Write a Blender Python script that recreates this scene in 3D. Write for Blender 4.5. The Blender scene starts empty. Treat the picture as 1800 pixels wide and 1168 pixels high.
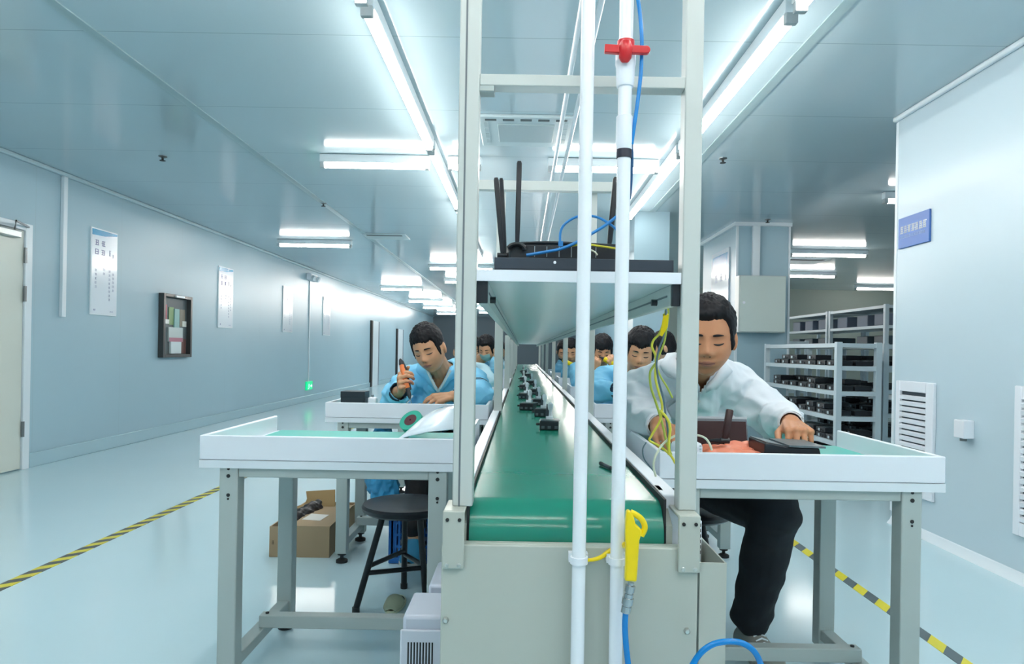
import bpy, bmesh, math, random
import numpy as np
from mathutils import Vector, Matrix, Euler, noise
from mathutils.bvhtree import BVHTree
random.seed(7)
V = Vector
SC = bpy.context.scene
COL = SC.collection
PI = math.pi

# ------------------------------------------------------------------ camera
F = 1200.0; VX, VY = 918.0, 617.0; ROLL = 0.017
cam_d = bpy.data.cameras.new('camera'); cam = bpy.data.objects.new('camera', cam_d); COL.objects.link(cam)
cam_d.sensor_width = 36; cam_d.lens = 24.0; cam_d.clip_start = 0.05; cam_d.clip_end = 200
cam_d.shift_x = -(VX - 900) / 1800.0; cam_d.shift_y = (VY - 584) / 1800.0
cam.matrix_world = Matrix.Translation((0, 0, 1.0)) @ Matrix.Rotation(PI / 2, 4, 'X') @ Matrix.Rotation(ROLL, 4, 'Z')
SC.camera = cam

def at(px, py, Y):
    """point at depth Y that the photograph shows at px, py"""
    u = (px - VX) / F; v = -(py - VY) / F
    c, s = math.cos(ROLL), math.sin(ROLL)
    return V(((u * c - v * s) * Y, Y, 1.0 + (u * s + v * c) * Y))

# ------------------------------------------------------------------ materials
MATS = {}
def mat(name, col, rough=0.5, metal=0.0, spec=0.5, emit=None, estr=0, coat=0.0, trans=0.0, alpha=1.0, bump=None, mottle=None, sss=0):
    if name in MATS: return MATS[name]
    m = bpy.data.materials.new(name); m.use_nodes = True
    nt = m.node_tree; b = nt.nodes['Principled BSDF']
    b.inputs['Base Color'].default_value = (*col, 1)
    b.inputs['Roughness'].default_value = rough
    b.inputs['Metallic'].default_value = metal
    b.inputs['Specular IOR Level'].default_value = spec
    b.inputs['Coat Weight'].default_value = coat
    b.inputs['Coat Roughness'].default_value = 0.1
    b.inputs['Transmission Weight'].default_value = trans
    b.inputs['Alpha'].default_value = alpha
    if sss:
        b.inputs['Subsurface Weight'].default_value = sss
        b.inputs['Subsurface Radius'].default_value = (0.012, 0.005, 0.003)
    if emit:
        b.inputs['Emission Color'].default_value = (*emit, 1)
        b.inputs['Emission Strength'].default_value = estr
    if bump or mottle:
        tc = nt.nodes.new('ShaderNodeTexCoord')
    if bump:
        n = nt.nodes.new('ShaderNodeTexNoise'); n.inputs['Scale'].default_value = bump[0]; n.inputs['Detail'].default_value = 4
        bp = nt.nodes.new('ShaderNodeBump'); bp.inputs['Strength'].default_value = bump[1]; bp.inputs['Distance'].default_value = 0.01
        nt.links.new(tc.outputs['Object'], n.inputs['Vector'])
        nt.links.new(n.outputs['Fac'], bp.inputs['Height']); nt.links.new(bp.outputs['Normal'], b.inputs['Normal'])
    if mottle:
        n2 = nt.nodes.new('ShaderNodeTexNoise'); n2.inputs['Scale'].default_value = mottle[0]; n2.inputs['Detail'].default_value = 5
        mx = nt.nodes.new('ShaderNodeMix'); mx.data_type = 'RGBA'
        mx.inputs[6].default_value = (*col, 1); mx.inputs[7].default_value = (*mottle[1], 1)
        nt.links.new(tc.outputs['Object'], n2.inputs['Vector']); nt.links.new(n2.outputs['Fac'], mx.inputs[0])
        nt.links.new(mx.outputs[2], b.inputs['Base Color'])
    MATS[name] = m
    return m

def mathn(nt, op, a, b=None, c=None):
    n = nt.nodes.new('ShaderNodeMath'); n.operation = op
    for i, x in enumerate((a, b, c)):
        if x is None: continue
        if isinstance(x, (int, float)): n.inputs[i].default_value = x
        else: nt.links.new(x, n.inputs[i])
    return n.outputs[0]

def seam_mat(name, col, rough, axis, period, offset, width, dark, spec=0.5, mot=0.06):
    """panelled sheet: thin joint lines repeat along one axis"""
    m = mat(name, col, rough, spec=spec); nt = m.node_tree; b = nt.nodes['Principled BSDF']
    tc = nt.nodes.new('ShaderNodeTexCoord'); sp = nt.nodes.new('ShaderNodeSeparateXYZ'); nt.links.new(tc.outputs['Object'], sp.inputs[0])
    f = mathn(nt, 'FRACT', mathn(nt, 'ADD', mathn(nt, 'DIVIDE', sp.outputs[axis], period), offset))
    g = mathn(nt, 'LESS_THAN', f, width / period)
    n = nt.nodes.new('ShaderNodeTexNoise'); n.inputs['Scale'].default_value = 0.7; nt.links.new(tc.outputs['Object'], n.inputs['Vector'])
    mx0 = nt.nodes.new('ShaderNodeMix'); mx0.data_type = 'RGBA'; mx0.inputs[6].default_value = (*[c * (1 - mot) for c in col], 1); mx0.inputs[7].default_value = (*[c * (1 + mot) for c in col], 1)
    nt.links.new(n.outputs['Fac'], mx0.inputs[0])
    mx = nt.nodes.new('ShaderNodeMix'); mx.data_type = 'RGBA'; mx.inputs[7].default_value = (*dark, 1)
    nt.links.new(mx0.outputs[2], mx.inputs[6]); nt.links.new(g, mx.inputs[0]); nt.links.new(mx.outputs[2], b.inputs['Base Color'])
    return m

def stripe_mat(name, c1, c2, period, slant):
    m = mat(name, c1, 0.35); nt = m.node_tree; b = nt.nodes['Principled BSDF']
    tc = nt.nodes.new('ShaderNodeTexCoord'); sp = nt.nodes.new('ShaderNodeSeparateXYZ'); nt.links.new(tc.outputs['Object'], sp.inputs[0])
    t = mathn(nt, 'ADD', sp.outputs[1], mathn(nt, 'MULTIPLY', sp.outputs[0], slant))
    f = mathn(nt, 'FRACT', mathn(nt, 'DIVIDE', mathn(nt, 'ADD', t, 50.0), period))
    g = mathn(nt, 'LESS_THAN', f, 0.5)
    mx = nt.nodes.new('ShaderNodeMix'); mx.data_type = 'RGBA'; mx.inputs[6].default_value = (*c1, 1); mx.inputs[7].default_value = (*c2, 1)
    nt.links.new(g, mx.inputs[0]); nt.links.new(mx.outputs[2], b.inputs['Base Color'])
    return m

CEIL = seam_mat('ceiling_panel', (0.46, 0.585, 0.64), 0.12, 1, 0.97, 0.74, 0.007, (0.33, 0.43, 0.47), spec=0.5)
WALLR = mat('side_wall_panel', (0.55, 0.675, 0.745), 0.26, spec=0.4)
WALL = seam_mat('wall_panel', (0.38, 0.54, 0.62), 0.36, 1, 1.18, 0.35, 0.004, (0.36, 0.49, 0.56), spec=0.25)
FLOOR = mat('floor_epoxy', (0.54, 0.72, 0.78), 0.13, spec=0.5, mottle=(1.3, (0.58, 0.76, 0.82)), bump=(6, 0.012))
COVE = mat('floor_cove', (0.40, 0.57, 0.64), 0.25)
FARW = mat('far_wall_grey', (0.09, 0.13, 0.155), 0.6)
OLIVEW = mat('far_wall_olive', (0.36, 0.42, 0.38), 0.6)
WHITE = mat('white_laminate', (0.80, 0.84, 0.90), 0.32)
PVC = mat('white_pvc', (0.84, 0.88, 0.93), 0.25)
WPLAST = mat('white_plastic', (0.82, 0.86, 0.92), 0.35)
FRAME = mat('grey_green_steel', (0.43, 0.49, 0.475), 0.38, spec=0.5)
POSTM = mat('pale_profile', (0.565, 0.605, 0.58), 0.32, spec=0.5)
PANELM = mat('pale_green_sheet', (0.465, 0.495, 0.445), 0.4, bump=(3, 0.01))
SLOTM = mat('profile_slot', (0.16, 0.19, 0.21), 0.5)
BELT = mat('green_belt', (0.010, 0.24, 0.165), 0.2, spec=0.7, bump=(30, 0.01))
SHELFM = mat('shelf_board', (0.82, 0.89, 0.96), 0.22)
MAT_G = mat('green_desk_mat', (0.10, 0.50, 0.44), 0.45)
BLACK = mat('black_plastic', (0.012, 0.016, 0.022), 0.38)
BLACKM = mat('black_metal', (0.008, 0.012, 0.016), 0.3)
DKGREY = mat('dark_grey_plastic', (0.030, 0.042, 0.060), 0.4)
DARK = mat('dark_gap', (0.01, 0.013, 0.015), 0.7)
CHROME = mat('chrome', (0.48, 0.50, 0.51), 0.16, metal=1.0)
BOLT = mat('zinc_bolt', (0.55, 0.58, 0.56), 0.3, metal=0.9)
RUBBER = mat('rubber', (0.015, 0.018, 0.02), 0.6)
RED = mat('red_plastic', (0.62, 0.02, 0.025), 0.3)
YELLOW = mat('yellow_plastic', (0.90, 0.66, 0.0), 0.32)
YCABLE = mat('yellow_cable', (0.72, 0.66, 0.06), 0.4)
YGCABLE = mat('yellow_green_cable', (0.45, 0.52, 0.08), 0.4)
WCABLE = mat('cream_cable', (0.75, 0.78, 0.62), 0.4)
GCABLE = mat('grey_cable', (0.10, 0.16, 0.20), 0.4)
BLUEC = mat('blue_hose', (0.0, 0.22, 0.62), 0.25)
BLUEN = mat('blue_network_cable', (0.02, 0.23, 0.60), 0.35)
GREENP = mat('green_tape', (0.02, 0.42, 0.30), 0.4)
CYANP = mat('cyan_film', (0.12, 0.55, 0.70), 0.3)
ORANGE = mat('orange_film', (0.92, 0.26, 0.14), 0.3)
CARD = mat('cardboard', (0.36, 0.255, 0.15), 0.8, mottle=(9, (0.40, 0.29, 0.18)))
CARDIN = mat('cardboard_inside', (0.27, 0.18, 0.075), 0.8)
BLUEB = mat('blue_crate', (0.008, 0.12, 0.42), 0.35)
BLUEBAG = mat('blue_bag', (0.06, 0.34, 0.62), 0.25)
DOORM = mat('door_cream', (0.66, 0.70, 0.64), 0.35)
TRIMM = mat('white_trim', (0.74, 0.82, 0.87), 0.3)
CABM = mat('cabinet_beige', (0.58, 0.67, 0.64), 0.4)
STEEL = mat('hinge_steel', (0.22, 0.24, 0.25), 0.35, metal=0.8)
RACKM = mat('rack_white', (0.58, 0.68, 0.73), 0.35)
BLUESIGN = mat('sign_blue', (0.055, 0.165, 0.50), 0.35)
SIGNTXT = mat('sign_lettering', (0.86, 0.90, 0.95), 0.4)
SIGNTXT2 = mat('sign_small_lettering', (0.42, 0.55, 0.80), 0.4)
POSTER = mat('poster_paper', (0.80, 0.86, 0.93), 0.16, spec=0.6)
POSTERH = mat('poster_blue', (0.02, 0.33, 0.60), 0.2)
POSTERT = mat('poster_ink', (0.17, 0.19, 0.38), 0.4)
POSTERT2 = mat('poster_pale_ink', (0.42, 0.47, 0.62), 0.4)
EXITG = mat('exit_green', (0.0, 0.42, 0.16), 0.3, emit=(0.0, 0.5, 0.2), estr=0.5)
EXITW = mat('exit_white', (0.7, 0.9, 0.8), 0.3, emit=(0.6, 1, 0.8), estr=0.5)
TUBE = mat('lamp_tube', (0.95, 0.97, 1), 0.3, emit=(1.0, 0.93, 0.86), estr=13.0)
TUBE2 = mat('bright_lamp_tube', (0.95, 0.97, 1), 0.3, emit=(1.0, 0.93, 0.86), estr=40.0)
HOUS = mat('lamp_housing', (0.72, 0.80, 0.84), 0.35)
HOUSD = mat('lamp_end_cap', (0.40, 0.45, 0.47), 0.4)
ACW = mat('ac_white', (0.55, 0.66, 0.69), 0.4)
ACS = mat('ac_slot', (0.06, 0.09, 0.10), 0.5)
ACG = mat('ac_grille', (0.42, 0.52, 0.55), 0.5)
SCREEN = mat('dark_screen', (0.030, 0.004, 0.006), 0.3, spec=0.25)
MAROON = mat('maroon_plastic', (0.045, 0.014, 0.014), 0.35)
PCB = mat('grey_pcb', (0.20, 0.26, 0.29), 0.35, mottle=(60, (0.05, 0.08, 0.09)))
SKIN = mat('skin', (0.61, 0.275, 0.14), 0.48, sss=0.15)
SKIN2 = mat('skin_pale', (0.66, 0.35, 0.20), 0.48, sss=0.15)
LIP = mat('lip', (0.50, 0.21, 0.155), 0.45)
HAIR = mat('black_hair', (0.006, 0.006, 0.009), 0.55, spec=0.3)
SHIRT = mat('white_shirt', (0.80, 0.83, 0.88), 0.75)
JACKET = mat('blue_jacket', (0.25, 0.66, 0.95), 0.7)
JACKETP = mat('pale_blue_jacket', (0.52, 0.76, 0.88), 0.7)
NAVY = mat('navy_cloth', (0.012, 0.035, 0.075), 0.8)
INNER = mat('dark_undershirt', (0.01, 0.012, 0.02), 0.9)
TROUS = mat('dark_trousers', (0.006, 0.010, 0.016), 0.75, bump=(25, 0.2))
TROUSB = mat('black_trousers', (0.003, 0.004, 0.006), 0.85)
SHOE = mat('grey_shoe', (0.30, 0.30, 0.27), 0.6)
SHOEB = mat('blue_shoe', (0.02, 0.20, 0.36), 0.6)
SOCK = mat('grey_sock', (0.34, 0.40, 0.42), 0.8)
CREAM = mat('cream_sole', (0.62, 0.66, 0.48), 0.5)
EYE = mat('eye_dark', (0.012, 0.009, 0.008), 0.3)
TAPEY = stripe_mat('hazard_tape_diagonal', (0.72, 0.62, 0.03), (0.07, 0.075, 0.07), 0.12, -0.9)
TAPEB = stripe_mat('hazard_tape_block', (0.10, 0.14, 0.16), (0.83, 0.72, 0.02), 0.18, -1.2)
ORTOOL = mat('tool_orange', (0.85, 0.22, 0.06), 0.35)

# ------------------------------------------------------------------ mesh building
class MB:
    def __init__(s): s.v = []; s.f = []; s.m = []
    def add(s, vs, fs, mi=0):
        o = len(s.v); s.v += [V(p) for p in vs]; s.f += [tuple(i + o for i in f) for f in fs]; s.m += [mi] * len(fs); return s
    def box(s, x0, x1, y0, y1, z0, z1, mi=0):
        vs = [(x, y, z) for z in (z0, z1) for y in (y0, y1) for x in (x0, x1)]
        return s.add(vs, [(0, 2, 3, 1), (4, 5, 7, 6), (0, 1, 5, 4), (2, 6, 7, 3), (0, 4, 6, 2), (1, 3, 7, 5)], mi)
    def obox(s, c, ax, ay, az, mi=0):
        """oriented box: centre and three half-axis vectors"""
        c = V(c); ax, ay, az = V(ax), V(ay), V(az)
        vs = [c + ax * i + ay * j + az * k for k in (-1, 1) for j in (-1, 1) for i in (-1, 1)]
        return s.add(vs, [(0, 2, 3, 1), (4, 5, 7, 6), (0, 1, 5, 4), (2, 6, 7, 3), (0, 4, 6, 2), (1, 3, 7, 5)], mi)
    def tube(s, pts, r, n=10, mi=0, caps=True, smooth=0, flat=1.0):
        pts = [V(p) for p in pts]
        if smooth: pts = catmull(pts, smooth)
        k = len(pts)
        rs = r if isinstance(r, (list, tuple)) else [r] * k
        if len(rs) != k: rs = [rs[0] + (rs[-1] - rs[0]) * i / (k - 1) for i in range(k)]
        up = None; vs = []
        for i, p in enumerate(pts):
            d = (pts[min(i + 1, k - 1)] - pts[max(i - 1, 0)]).normalized()
            if up is None:
                up = V((0, 0, 1)) if abs(d.z) < 0.9 else V((1, 0, 0))
            a = d.cross(up).normalized(); b = a.cross(d).normalized(); up = b
            for j in range(n):
                t = 2 * PI * j / n
                vs.append(p + (a * math.cos(t) + b * math.sin(t) * flat) * rs[i])
        fs = []
        for i in range(k - 1):
            for j in range(n):
                fs.append((i * n + j, i * n + (j + 1) % n, (i + 1) * n + (j + 1) % n, (i + 1) * n + j))
        if caps: fs += [tuple(range(n - 1, -1, -1)), tuple((k - 1) * n + j for j in range(n))]
        return s.add(vs, fs, mi)
    def cyl(s, p0, p1, r0, r1=None, n=16, mi=0):
        return s.tube([p0, p1], [r0, r0 if r1 is None else r1], n, mi)
    def lathe(s, c, prof, n=24, axis='Z', mi=0):
        c = V(c); vs = []
        for r, h in prof:
            for j in range(n):
                t = 2 * PI * j / n; a, b = r * math.cos(t), r * math.sin(t)
                vs.append(c + (V((a, b, h)) if axis == 'Z' else V((h, a, b)) if axis == 'X' else V((a, h, b))))
        fs = []
        for i in range(len(prof) - 1):
            for j in range(n): fs.append((i * n + j, i * n + (j + 1) % n, (i + 1) * n + (j + 1) % n, (i + 1) * n + j))
        fs += [tuple(range(n - 1, -1, -1)), tuple((len(prof) - 1) * n + j for j in range(n))]
        return s.add(vs, fs, mi)
    def prism(s, poly, vec, mi=0):
        poly = [V(p) for p in poly]; vec = V(vec); n = len(poly)
        fs = [tuple(range(n - 1, -1, -1)), tuple(n + i for i in range(n))] + [(i, (i + 1) % n, n + (i + 1) % n, n + i) for i in range(n)]
        return s.add(poly + [p + vec for p in poly], fs, mi)
    def ell(s, c, r, R=None, nu=20, nv=14, mi=0):
        c = V(c); vs = []; fs = []
        for i in range(nv + 1):
            ph = PI * i / nv
            for j in range(nu):
                t = 2 * PI * j / nu
                p = V((r[0] * math.sin(ph) * math.cos(t), r[1] * math.sin(ph) * math.sin(t), r[2] * math.cos(ph)))
                vs.append(c + (R @ p if R else p))
        for i in range(nv):
            for j in range(nu):
                a, b, d, e = i * nu + j, i * nu + (j + 1) % nu, (i + 1) * nu + (j + 1) % nu, (i + 1) * nu + j
                fs.append((a, e, d, b))
        return s.add(vs, fs, mi)
    def grid(s, rows, mi=0, close=False):
        n = len(rows[0]); vs = [p for r in rows for p in r]; fs = []
        for i in range(len(rows) - 1):
            for j in range(n - (0 if close else 1)):
                fs.append((i * n + j, i * n + (j + 1) % n, (i + 1) * n + (j + 1) % n, (i + 1) * n + j))
        return s.add(vs, fs, mi)
    def capsule(s, p0, p1, r0, r1, n=14):
        p0, p1 = V(p0), V(p1); d = p1 - p0; L = d.length or 1e-6; d = d / L
        up = V((0, 0, 1)) if abs(d.z) < 0.9 else V((1, 0, 0)); a = d.cross(up).normalized(); b = a.cross(d)
        rows = []
        for i in range(7):
            t = -PI / 2 + PI / 2 * i / 6
            rows.append((p0 + d * (r0 * math.sin(t)), max(r0 * math.cos(t), r0 * 0.02)))
        for i in range(7):
            t = PI / 2 * i / 6
            rows.append((p1 + d * (r1 * math.sin(t)), max(r1 * math.cos(t), r1 * 0.02)))
        vs = []
        for c, r in rows:
            for j in range(n):
                t = 2 * PI * j / n; vs.append(c + (a * math.cos(t) + b * math.sin(t)) * r)
        fs = [(i * n + j, i * n + (j + 1) % n, (i + 1) * n + (j + 1) % n, (i + 1) * n + j) for i in range(len(rows) - 1) for j in range(n)]
        fs += [tuple(range(n - 1, -1, -1)), tuple((len(rows) - 1) * n + j for j in range(n))]
        return s.add(vs, fs)
    def mesh(s, name, off=V((0, 0, 0)), inv=None):
        me = bpy.data.meshes.new(name)
        vs = [p - off for p in s.v]
        if inv is not None: vs = [inv @ p for p in vs]
        me.from_pydata(vs, [], s.f)
        bm = bmesh.new(); bm.from_mesh(me)
        bmesh.ops.recalc_face_normals(bm, faces=bm.faces); bm.to_mesh(me); bm.free()
        me.polygons.foreach_set('material_index', s.m)
        return me

def catmull(P, k):
    out = []; n = len(P)
    for i in range(n - 1):
        p0, p1, p2, p3 = P[max(i - 1, 0)], P[i], P[i + 1], P[min(i + 2, n - 1)]
        for j in range(k):
            t = j / k
            out.append(0.5 * ((2 * p1) + (p2 - p0) * t + (2 * p0 - 5 * p1 + 4 * p2 - p3) * t * t + (3 * p1 - p0 - 3 * p2 + p3) * t ** 3))
    out.append(P[-1]); return out

def finish(me, ms, smooth=True, ang=38):
    for m in (ms if isinstance(ms, (list, tuple)) else [ms]): me.materials.append(m)
    if smooth:
        me.polygons.foreach_set('use_smooth', [True] * len(me.polygons)); me.set_sharp_from_angle(angle=math.radians(ang))
    me.update()

def link(name, me, parent=None):
    o = bpy.data.objects.new(name, me); COL.objects.link(o)
    if parent is not None: o.parent = parent
    return o

def wloc(o):
    p = V((0, 0, 0))
    while o is not None: p += o.location; o = o.parent
    return p

def part(name, mb, m, parent, bev=0.0, label=None, ang=38, stuff=False):
    """a child mesh, given in world coordinates while its thing still stands unrotated"""
    me = mb.mesh(name, wloc(parent)); finish(me, m, ang=ang)
    o = link(name, me, parent)
    if bev:
        b = o.modifiers.new('edge', 'BEVEL'); b.width = bev; b.segments = 2; b.limit_method = 'ANGLE'; b.angle_limit = math.radians(40)
    if label: o['label'] = label
    if stuff: o['kind'] = 'stuff'
    return o

def tag(o, label, cat, group=None, kind=None):
    o['label'] = label; o['category'] = cat
    if group: o['group'] = group
    if kind: o['kind'] = kind
    return o

def thing(name, loc, label, cat, group=None):
    o = bpy.data.objects.new(name, None); COL.objects.link(o); o.location = loc; o.empty_display_size = 0.05
    return tag(o, label, cat, group)

def solo(name, mb, m, loc, label, cat, group=None, bev=0.0, ang=38):
    """a thing that is one mesh"""
    loc = V(loc); me = mb.mesh(name, loc); finish(me, m, ang=ang)
    o = link(name, me); o.location = loc
    if bev:
        b = o.modifiers.new('edge', 'BEVEL'); b.width = bev; b.segments = 2; b.limit_method = 'ANGLE'; b.angle_limit = math.radians(40)
    return tag(o, label, cat, group)

def struct(name, mb, m, parent=None, bev=0.0):
    me = mb.mesh(name); finish(me, m); o = link(name, me, parent)
    if bev:
        b = o.modifiers.new('edge', 'BEVEL'); b.width = bev; b.segments = 2; b.limit_method = 'ANGLE'
    if parent is None: o['kind'] = 'structure'
    return o

KIDS = {}
def kids(o):
    return [c for c in COL.objects if c.parent == o]
def dup(root, loc, rotz=None, label=None, group=None):
    r = root.copy(); COL.objects.link(r); r.location = loc
    if rotz is not None: r.rotation_euler = (0, 0, rotz)
    if label: r['label'] = label
    if group: r['group'] = group
    for ch in list(root.children):
        c = ch.copy(); COL.objects.link(c); c.parent = r
        for g in list(ch.children):
            d = g.copy(); COL.objects.link(d); d.parent = c
    return r

def rbox(x0, x1, y0, y1, z0, z1): return MB().box(x0, x1, y0, y1, z0, z1)
# ------------------------------------------------------------------ the room
XL, XR, CZ = -3.93, 2.25, 2.45
struct('floor', rbox(-4.03, 9.1, -3.1, 30.1, -0.1, 0.0), FLOOR)
struct('ceiling', rbox(-4.03, 9.1, -3.1, 30.1, CZ, CZ + 0.1), CEIL)
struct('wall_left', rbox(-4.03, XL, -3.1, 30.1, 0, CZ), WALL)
struct('wall_far', rbox(XL, 2.95, 30.0, 30.1, 0, CZ), FARW)
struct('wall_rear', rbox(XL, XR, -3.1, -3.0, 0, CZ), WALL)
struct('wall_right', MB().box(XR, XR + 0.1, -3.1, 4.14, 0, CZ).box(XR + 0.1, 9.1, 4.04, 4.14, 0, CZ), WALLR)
struct('wall_side', rbox(2.9, 3.0, 15.0, 30.0, 0, CZ), WALL)
struct('wall_back', rbox(3.0, 9.1, 15.0, 15.1, 0, CZ), OLIVEW)
struct('wall_outer', rbox(9.0, 9.1, 4.14, 15.0, 0, CZ), WALL)
struct('column', rbox(2.34, 2.92, 7.5, 8.9, 0, CZ), WALL)
struct('column', rbox(1.13, 1.49, 7.0, 7.4, 0, CZ), WALL)
struct('baseboard_left', rbox(XL, XL + 0.02, 5.44, 30, 0, 0.115), COVE, bev=0.006)
cv = MB()
for y0, y1 in ((-3.0, 4.12),):
    pr = [(XR, y0, 0.045), (XR - 0.008, y0, 0.042), (XR - 0.016, y0, 0.022), (XR - 0.028, y0, 0.008), (XR - 0.034, y0, 0.0), (XR, y0, 0.0)]
    cv.prism(pr, (0, y1 - y0, 0))
struct('baseboard_right', cv, TRIMM)
struct('trim_1', rbox(-2.05, -1.995, -3, 30, CZ - 0.006, CZ), mat('ceiling_strip', (0.33, 0.45, 0.48), 0.35))
struct('trim_2', rbox(1.28, 1.335, -3, 30, CZ - 0.006, CZ), MATS['ceiling_strip'])
struct('trim_3', rbox(XL, XL + 0.035, -3, 30, CZ - 0.035, CZ), mat('cornice_left', (0.45, 0.58, 0.63), 0.35), bev=0.01)
struct('trim_4', rbox(XR - 0.03, XR, -3, 4.14, CZ - 0.03, CZ), TRIMM, bev=0.01)
struct('trim_5', rbox(XR - 0.004, XR + 0.02, 4.115, 4.144, 0.07, CZ - 0.03), TRIMM, bev=0.004)
tb = MB().box(2.33, 2.355, 7.49, 7.51, 0, CZ).box(2.905, 2.925, 7.49, 7.51, 0, CZ)
struct('trim_6', tb, TRIMM)
struct('trim_7', MB().box(2.30, 2.34, 7.46, 8.9, CZ - 0.04, CZ).box(2.34, 2.93, 7.46, 7.5, CZ - 0.04, CZ), TRIMM)

# door in the wall on the near side
d1 = struct('door_1', rbox(XL - 0.005, XL + 0.02, 4.40, 5.335, 0.012, 1.87), DOORM)
fr = MB().box(XL - 0.01, XL + 0.035, 5.34, 5.415, 0, 1.93).box(XL - 0.01, XL + 0.035, 4.32, 4.395, 0, 1.93).box(XL - 0.01, XL + 0.035, 4.395, 5.34, 1.875, 1.93)
o = struct('door_frame', fr, TRIMM, d1, bev=0.004)
for z in (1.68, 1.38, 0.32):
    struct('hinge', MB().cyl((XL + 0.035, 5.338, z - 0.06), (XL + 0.035, 5.338, z + 0.06), 0.012, n=10), STEEL, d1)
cl = struct('door_closer', MB().box(XL + 0.02, XL + 0.07, 4.98, 5.25, 1.80, 1.855), mat('closer_silver', (0.5, 0.55, 0.55), 0.3, metal=0.6), d1, bev=0.008)
struct('closer_arm', MB().tube([(XL + 0.05, 5.20, 1.862), (XL + 0.17, 5.05, 1.90), (XL + 0.04, 5.36, 1.905)], 0.008, 8), STEEL, cl)
# far doors on the same wall
for i, (y0, y1, zt) in enumerate(((17.6, 18.55, 1.72), (21.2, 22.3, 1.62))):
    d = struct(f'door_{i + 2}', rbox(XL + 0.0, XL + 0.03, y0 + 0.18, y1, 0.0, zt), TRIMM)
    struct('dark_opening', rbox(XL + 0.0, XL + 0.04, y0, y0 + 0.18, 0.0, zt), DARK, d)
    struct('door_edge', rbox(XL + 0.0, XL + 0.045, y1 - 0.05, y1, 0.0, zt), mat('door_edge_grey', (0.22, 0.25, 0.30), 0.5), d)

def strokes(mb, o, r, u, w, h, seed, n=3, k_=1.0):
    """a little block of crossing brush strokes, the way an unreadable character looks from afar"""
    rnd = random.Random(seed); o, r, u = V(o), V(r), V(u); k = r.cross(u).normalized()
    for i in range(n):
        z = h * (0.12 + 0.76 * i / max(n - 1, 1)); a, b = w * rnd.uniform(0.02, 0.18), w * rnd.uniform(0.8, 0.98)
        mb.obox(o + r * ((a + b) / 2) + u * z, r * ((b - a) / 2), u * (h * 0.055 * k_), k * 0.0006)
    for i in range(2):
        x = w * (rnd.uniform(0.15, 0.4) + 0.42 * i)
        mb.obox(o + r * x + u * (h * 0.5), r * (w * 0.065 * k_), u * (h * 0.44), k * 0.0006)

# framed posters along the wall
def poster(y0, y1, z0, z1, label, seed, head=True, n=0):
    x = XL + 0.004
    t = thing('wall_poster', (XL, (y0 + y1) / 2, z0), label, 'poster', 'posters along the wall')
    part('backing', rbox(XL, XL + 0.012, y0, y1, z0, z1), TRIMM, t)
    part('sheet', rbox(XL + 0.012, XL + 0.0135, y0 + 0.012, y1 - 0.012, z0 + 0.012, z1 - 0.012), POSTER, t)
    w, h = y1 - y0, z1 - z0; X = XL + 0.0145
    r, u = V((0, 1, 0)), V((0, 0, 1))
    if head:
        hb = MB().prism([(X - 0.001, y0 + 0.012, z1 - 0.012), (X - 0.001, y1 - 0.012, z1 - 0.012), (X - 0.001, y1 - 0.012, z1 - 0.03), (X - 0.001, y0 + w * 0.5, z1 - h * 0.075), (X - 0.001, y0 + 0.012, z1 - h * 0.085)], (0.0015, 0, 0))
        part('blue_header', hb, POSTERH, t)
    tm = MB(); tp = MB()
    if head:
        for i in range(2):
            for j in range(2):
                hc = MB(); strokes(hc, (X, y0 + w * (0.13 + 0.24 * j), z1 - h * (0.2 + 0.105 * i)), r, u, w * 0.15, h * 0.07, seed + i * 2 + j); part('heading_character', hc, POSTERT, t)
        strokes(tp, (X, y0 + w * 0.66, z1 - h * 0.30), r, u, w * 0.08, h * 0.08, seed + 9); strokes(tp, (X, y0 + w * 0.8, z1 - h * 0.315), r, u, w * 0.06, h * 0.05, seed + 8)
    for j, (a, n, z) in enumerate(((0.14, 5, 0.50), (0.45, 2, 0.48), (0.66, 8, 0.49), (0.80, 5, 0.52))):
        for i in range(n): strokes(tp, (X, y0 + w * a, z1 - h * (z + 0.048 * i)), r, u, w * 0.075, h * 0.03, seed + 20 * j + i, 2)
    strokes(tm, (X, y0 + w * 0.1, z0 + h * 0.045), r, u, w * 0.09, h * 0.022, seed + 77, 2)
    strokes(tp, (X, y0 + w * 0.7, z0 + h * 0.04), r, u, w * 0.2, h * 0.015, seed + 78, 2)
    part('corner_mark', tm, POSTERT, t)
    part('small_lettering', tp, POSTERT2, t)
    return t
poster(6.18, 6.58, 1.265, 2.06, 'large white poster with blue wave header, nearest to the cream door', 1)
poster(8.78, 9.22, 1.235, 2.03, 'narrow white poster with blue top strip just beyond the framed notice case', 101)
poster(11.15, 11.62, 1.24, 2.0, 'plain white poster just before the thin conduit down to the exit sign', 201)
poster(13.4, 13.9, 1.24, 2.0, 'farthest white poster, just beyond the green exit sign', 301)

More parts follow.
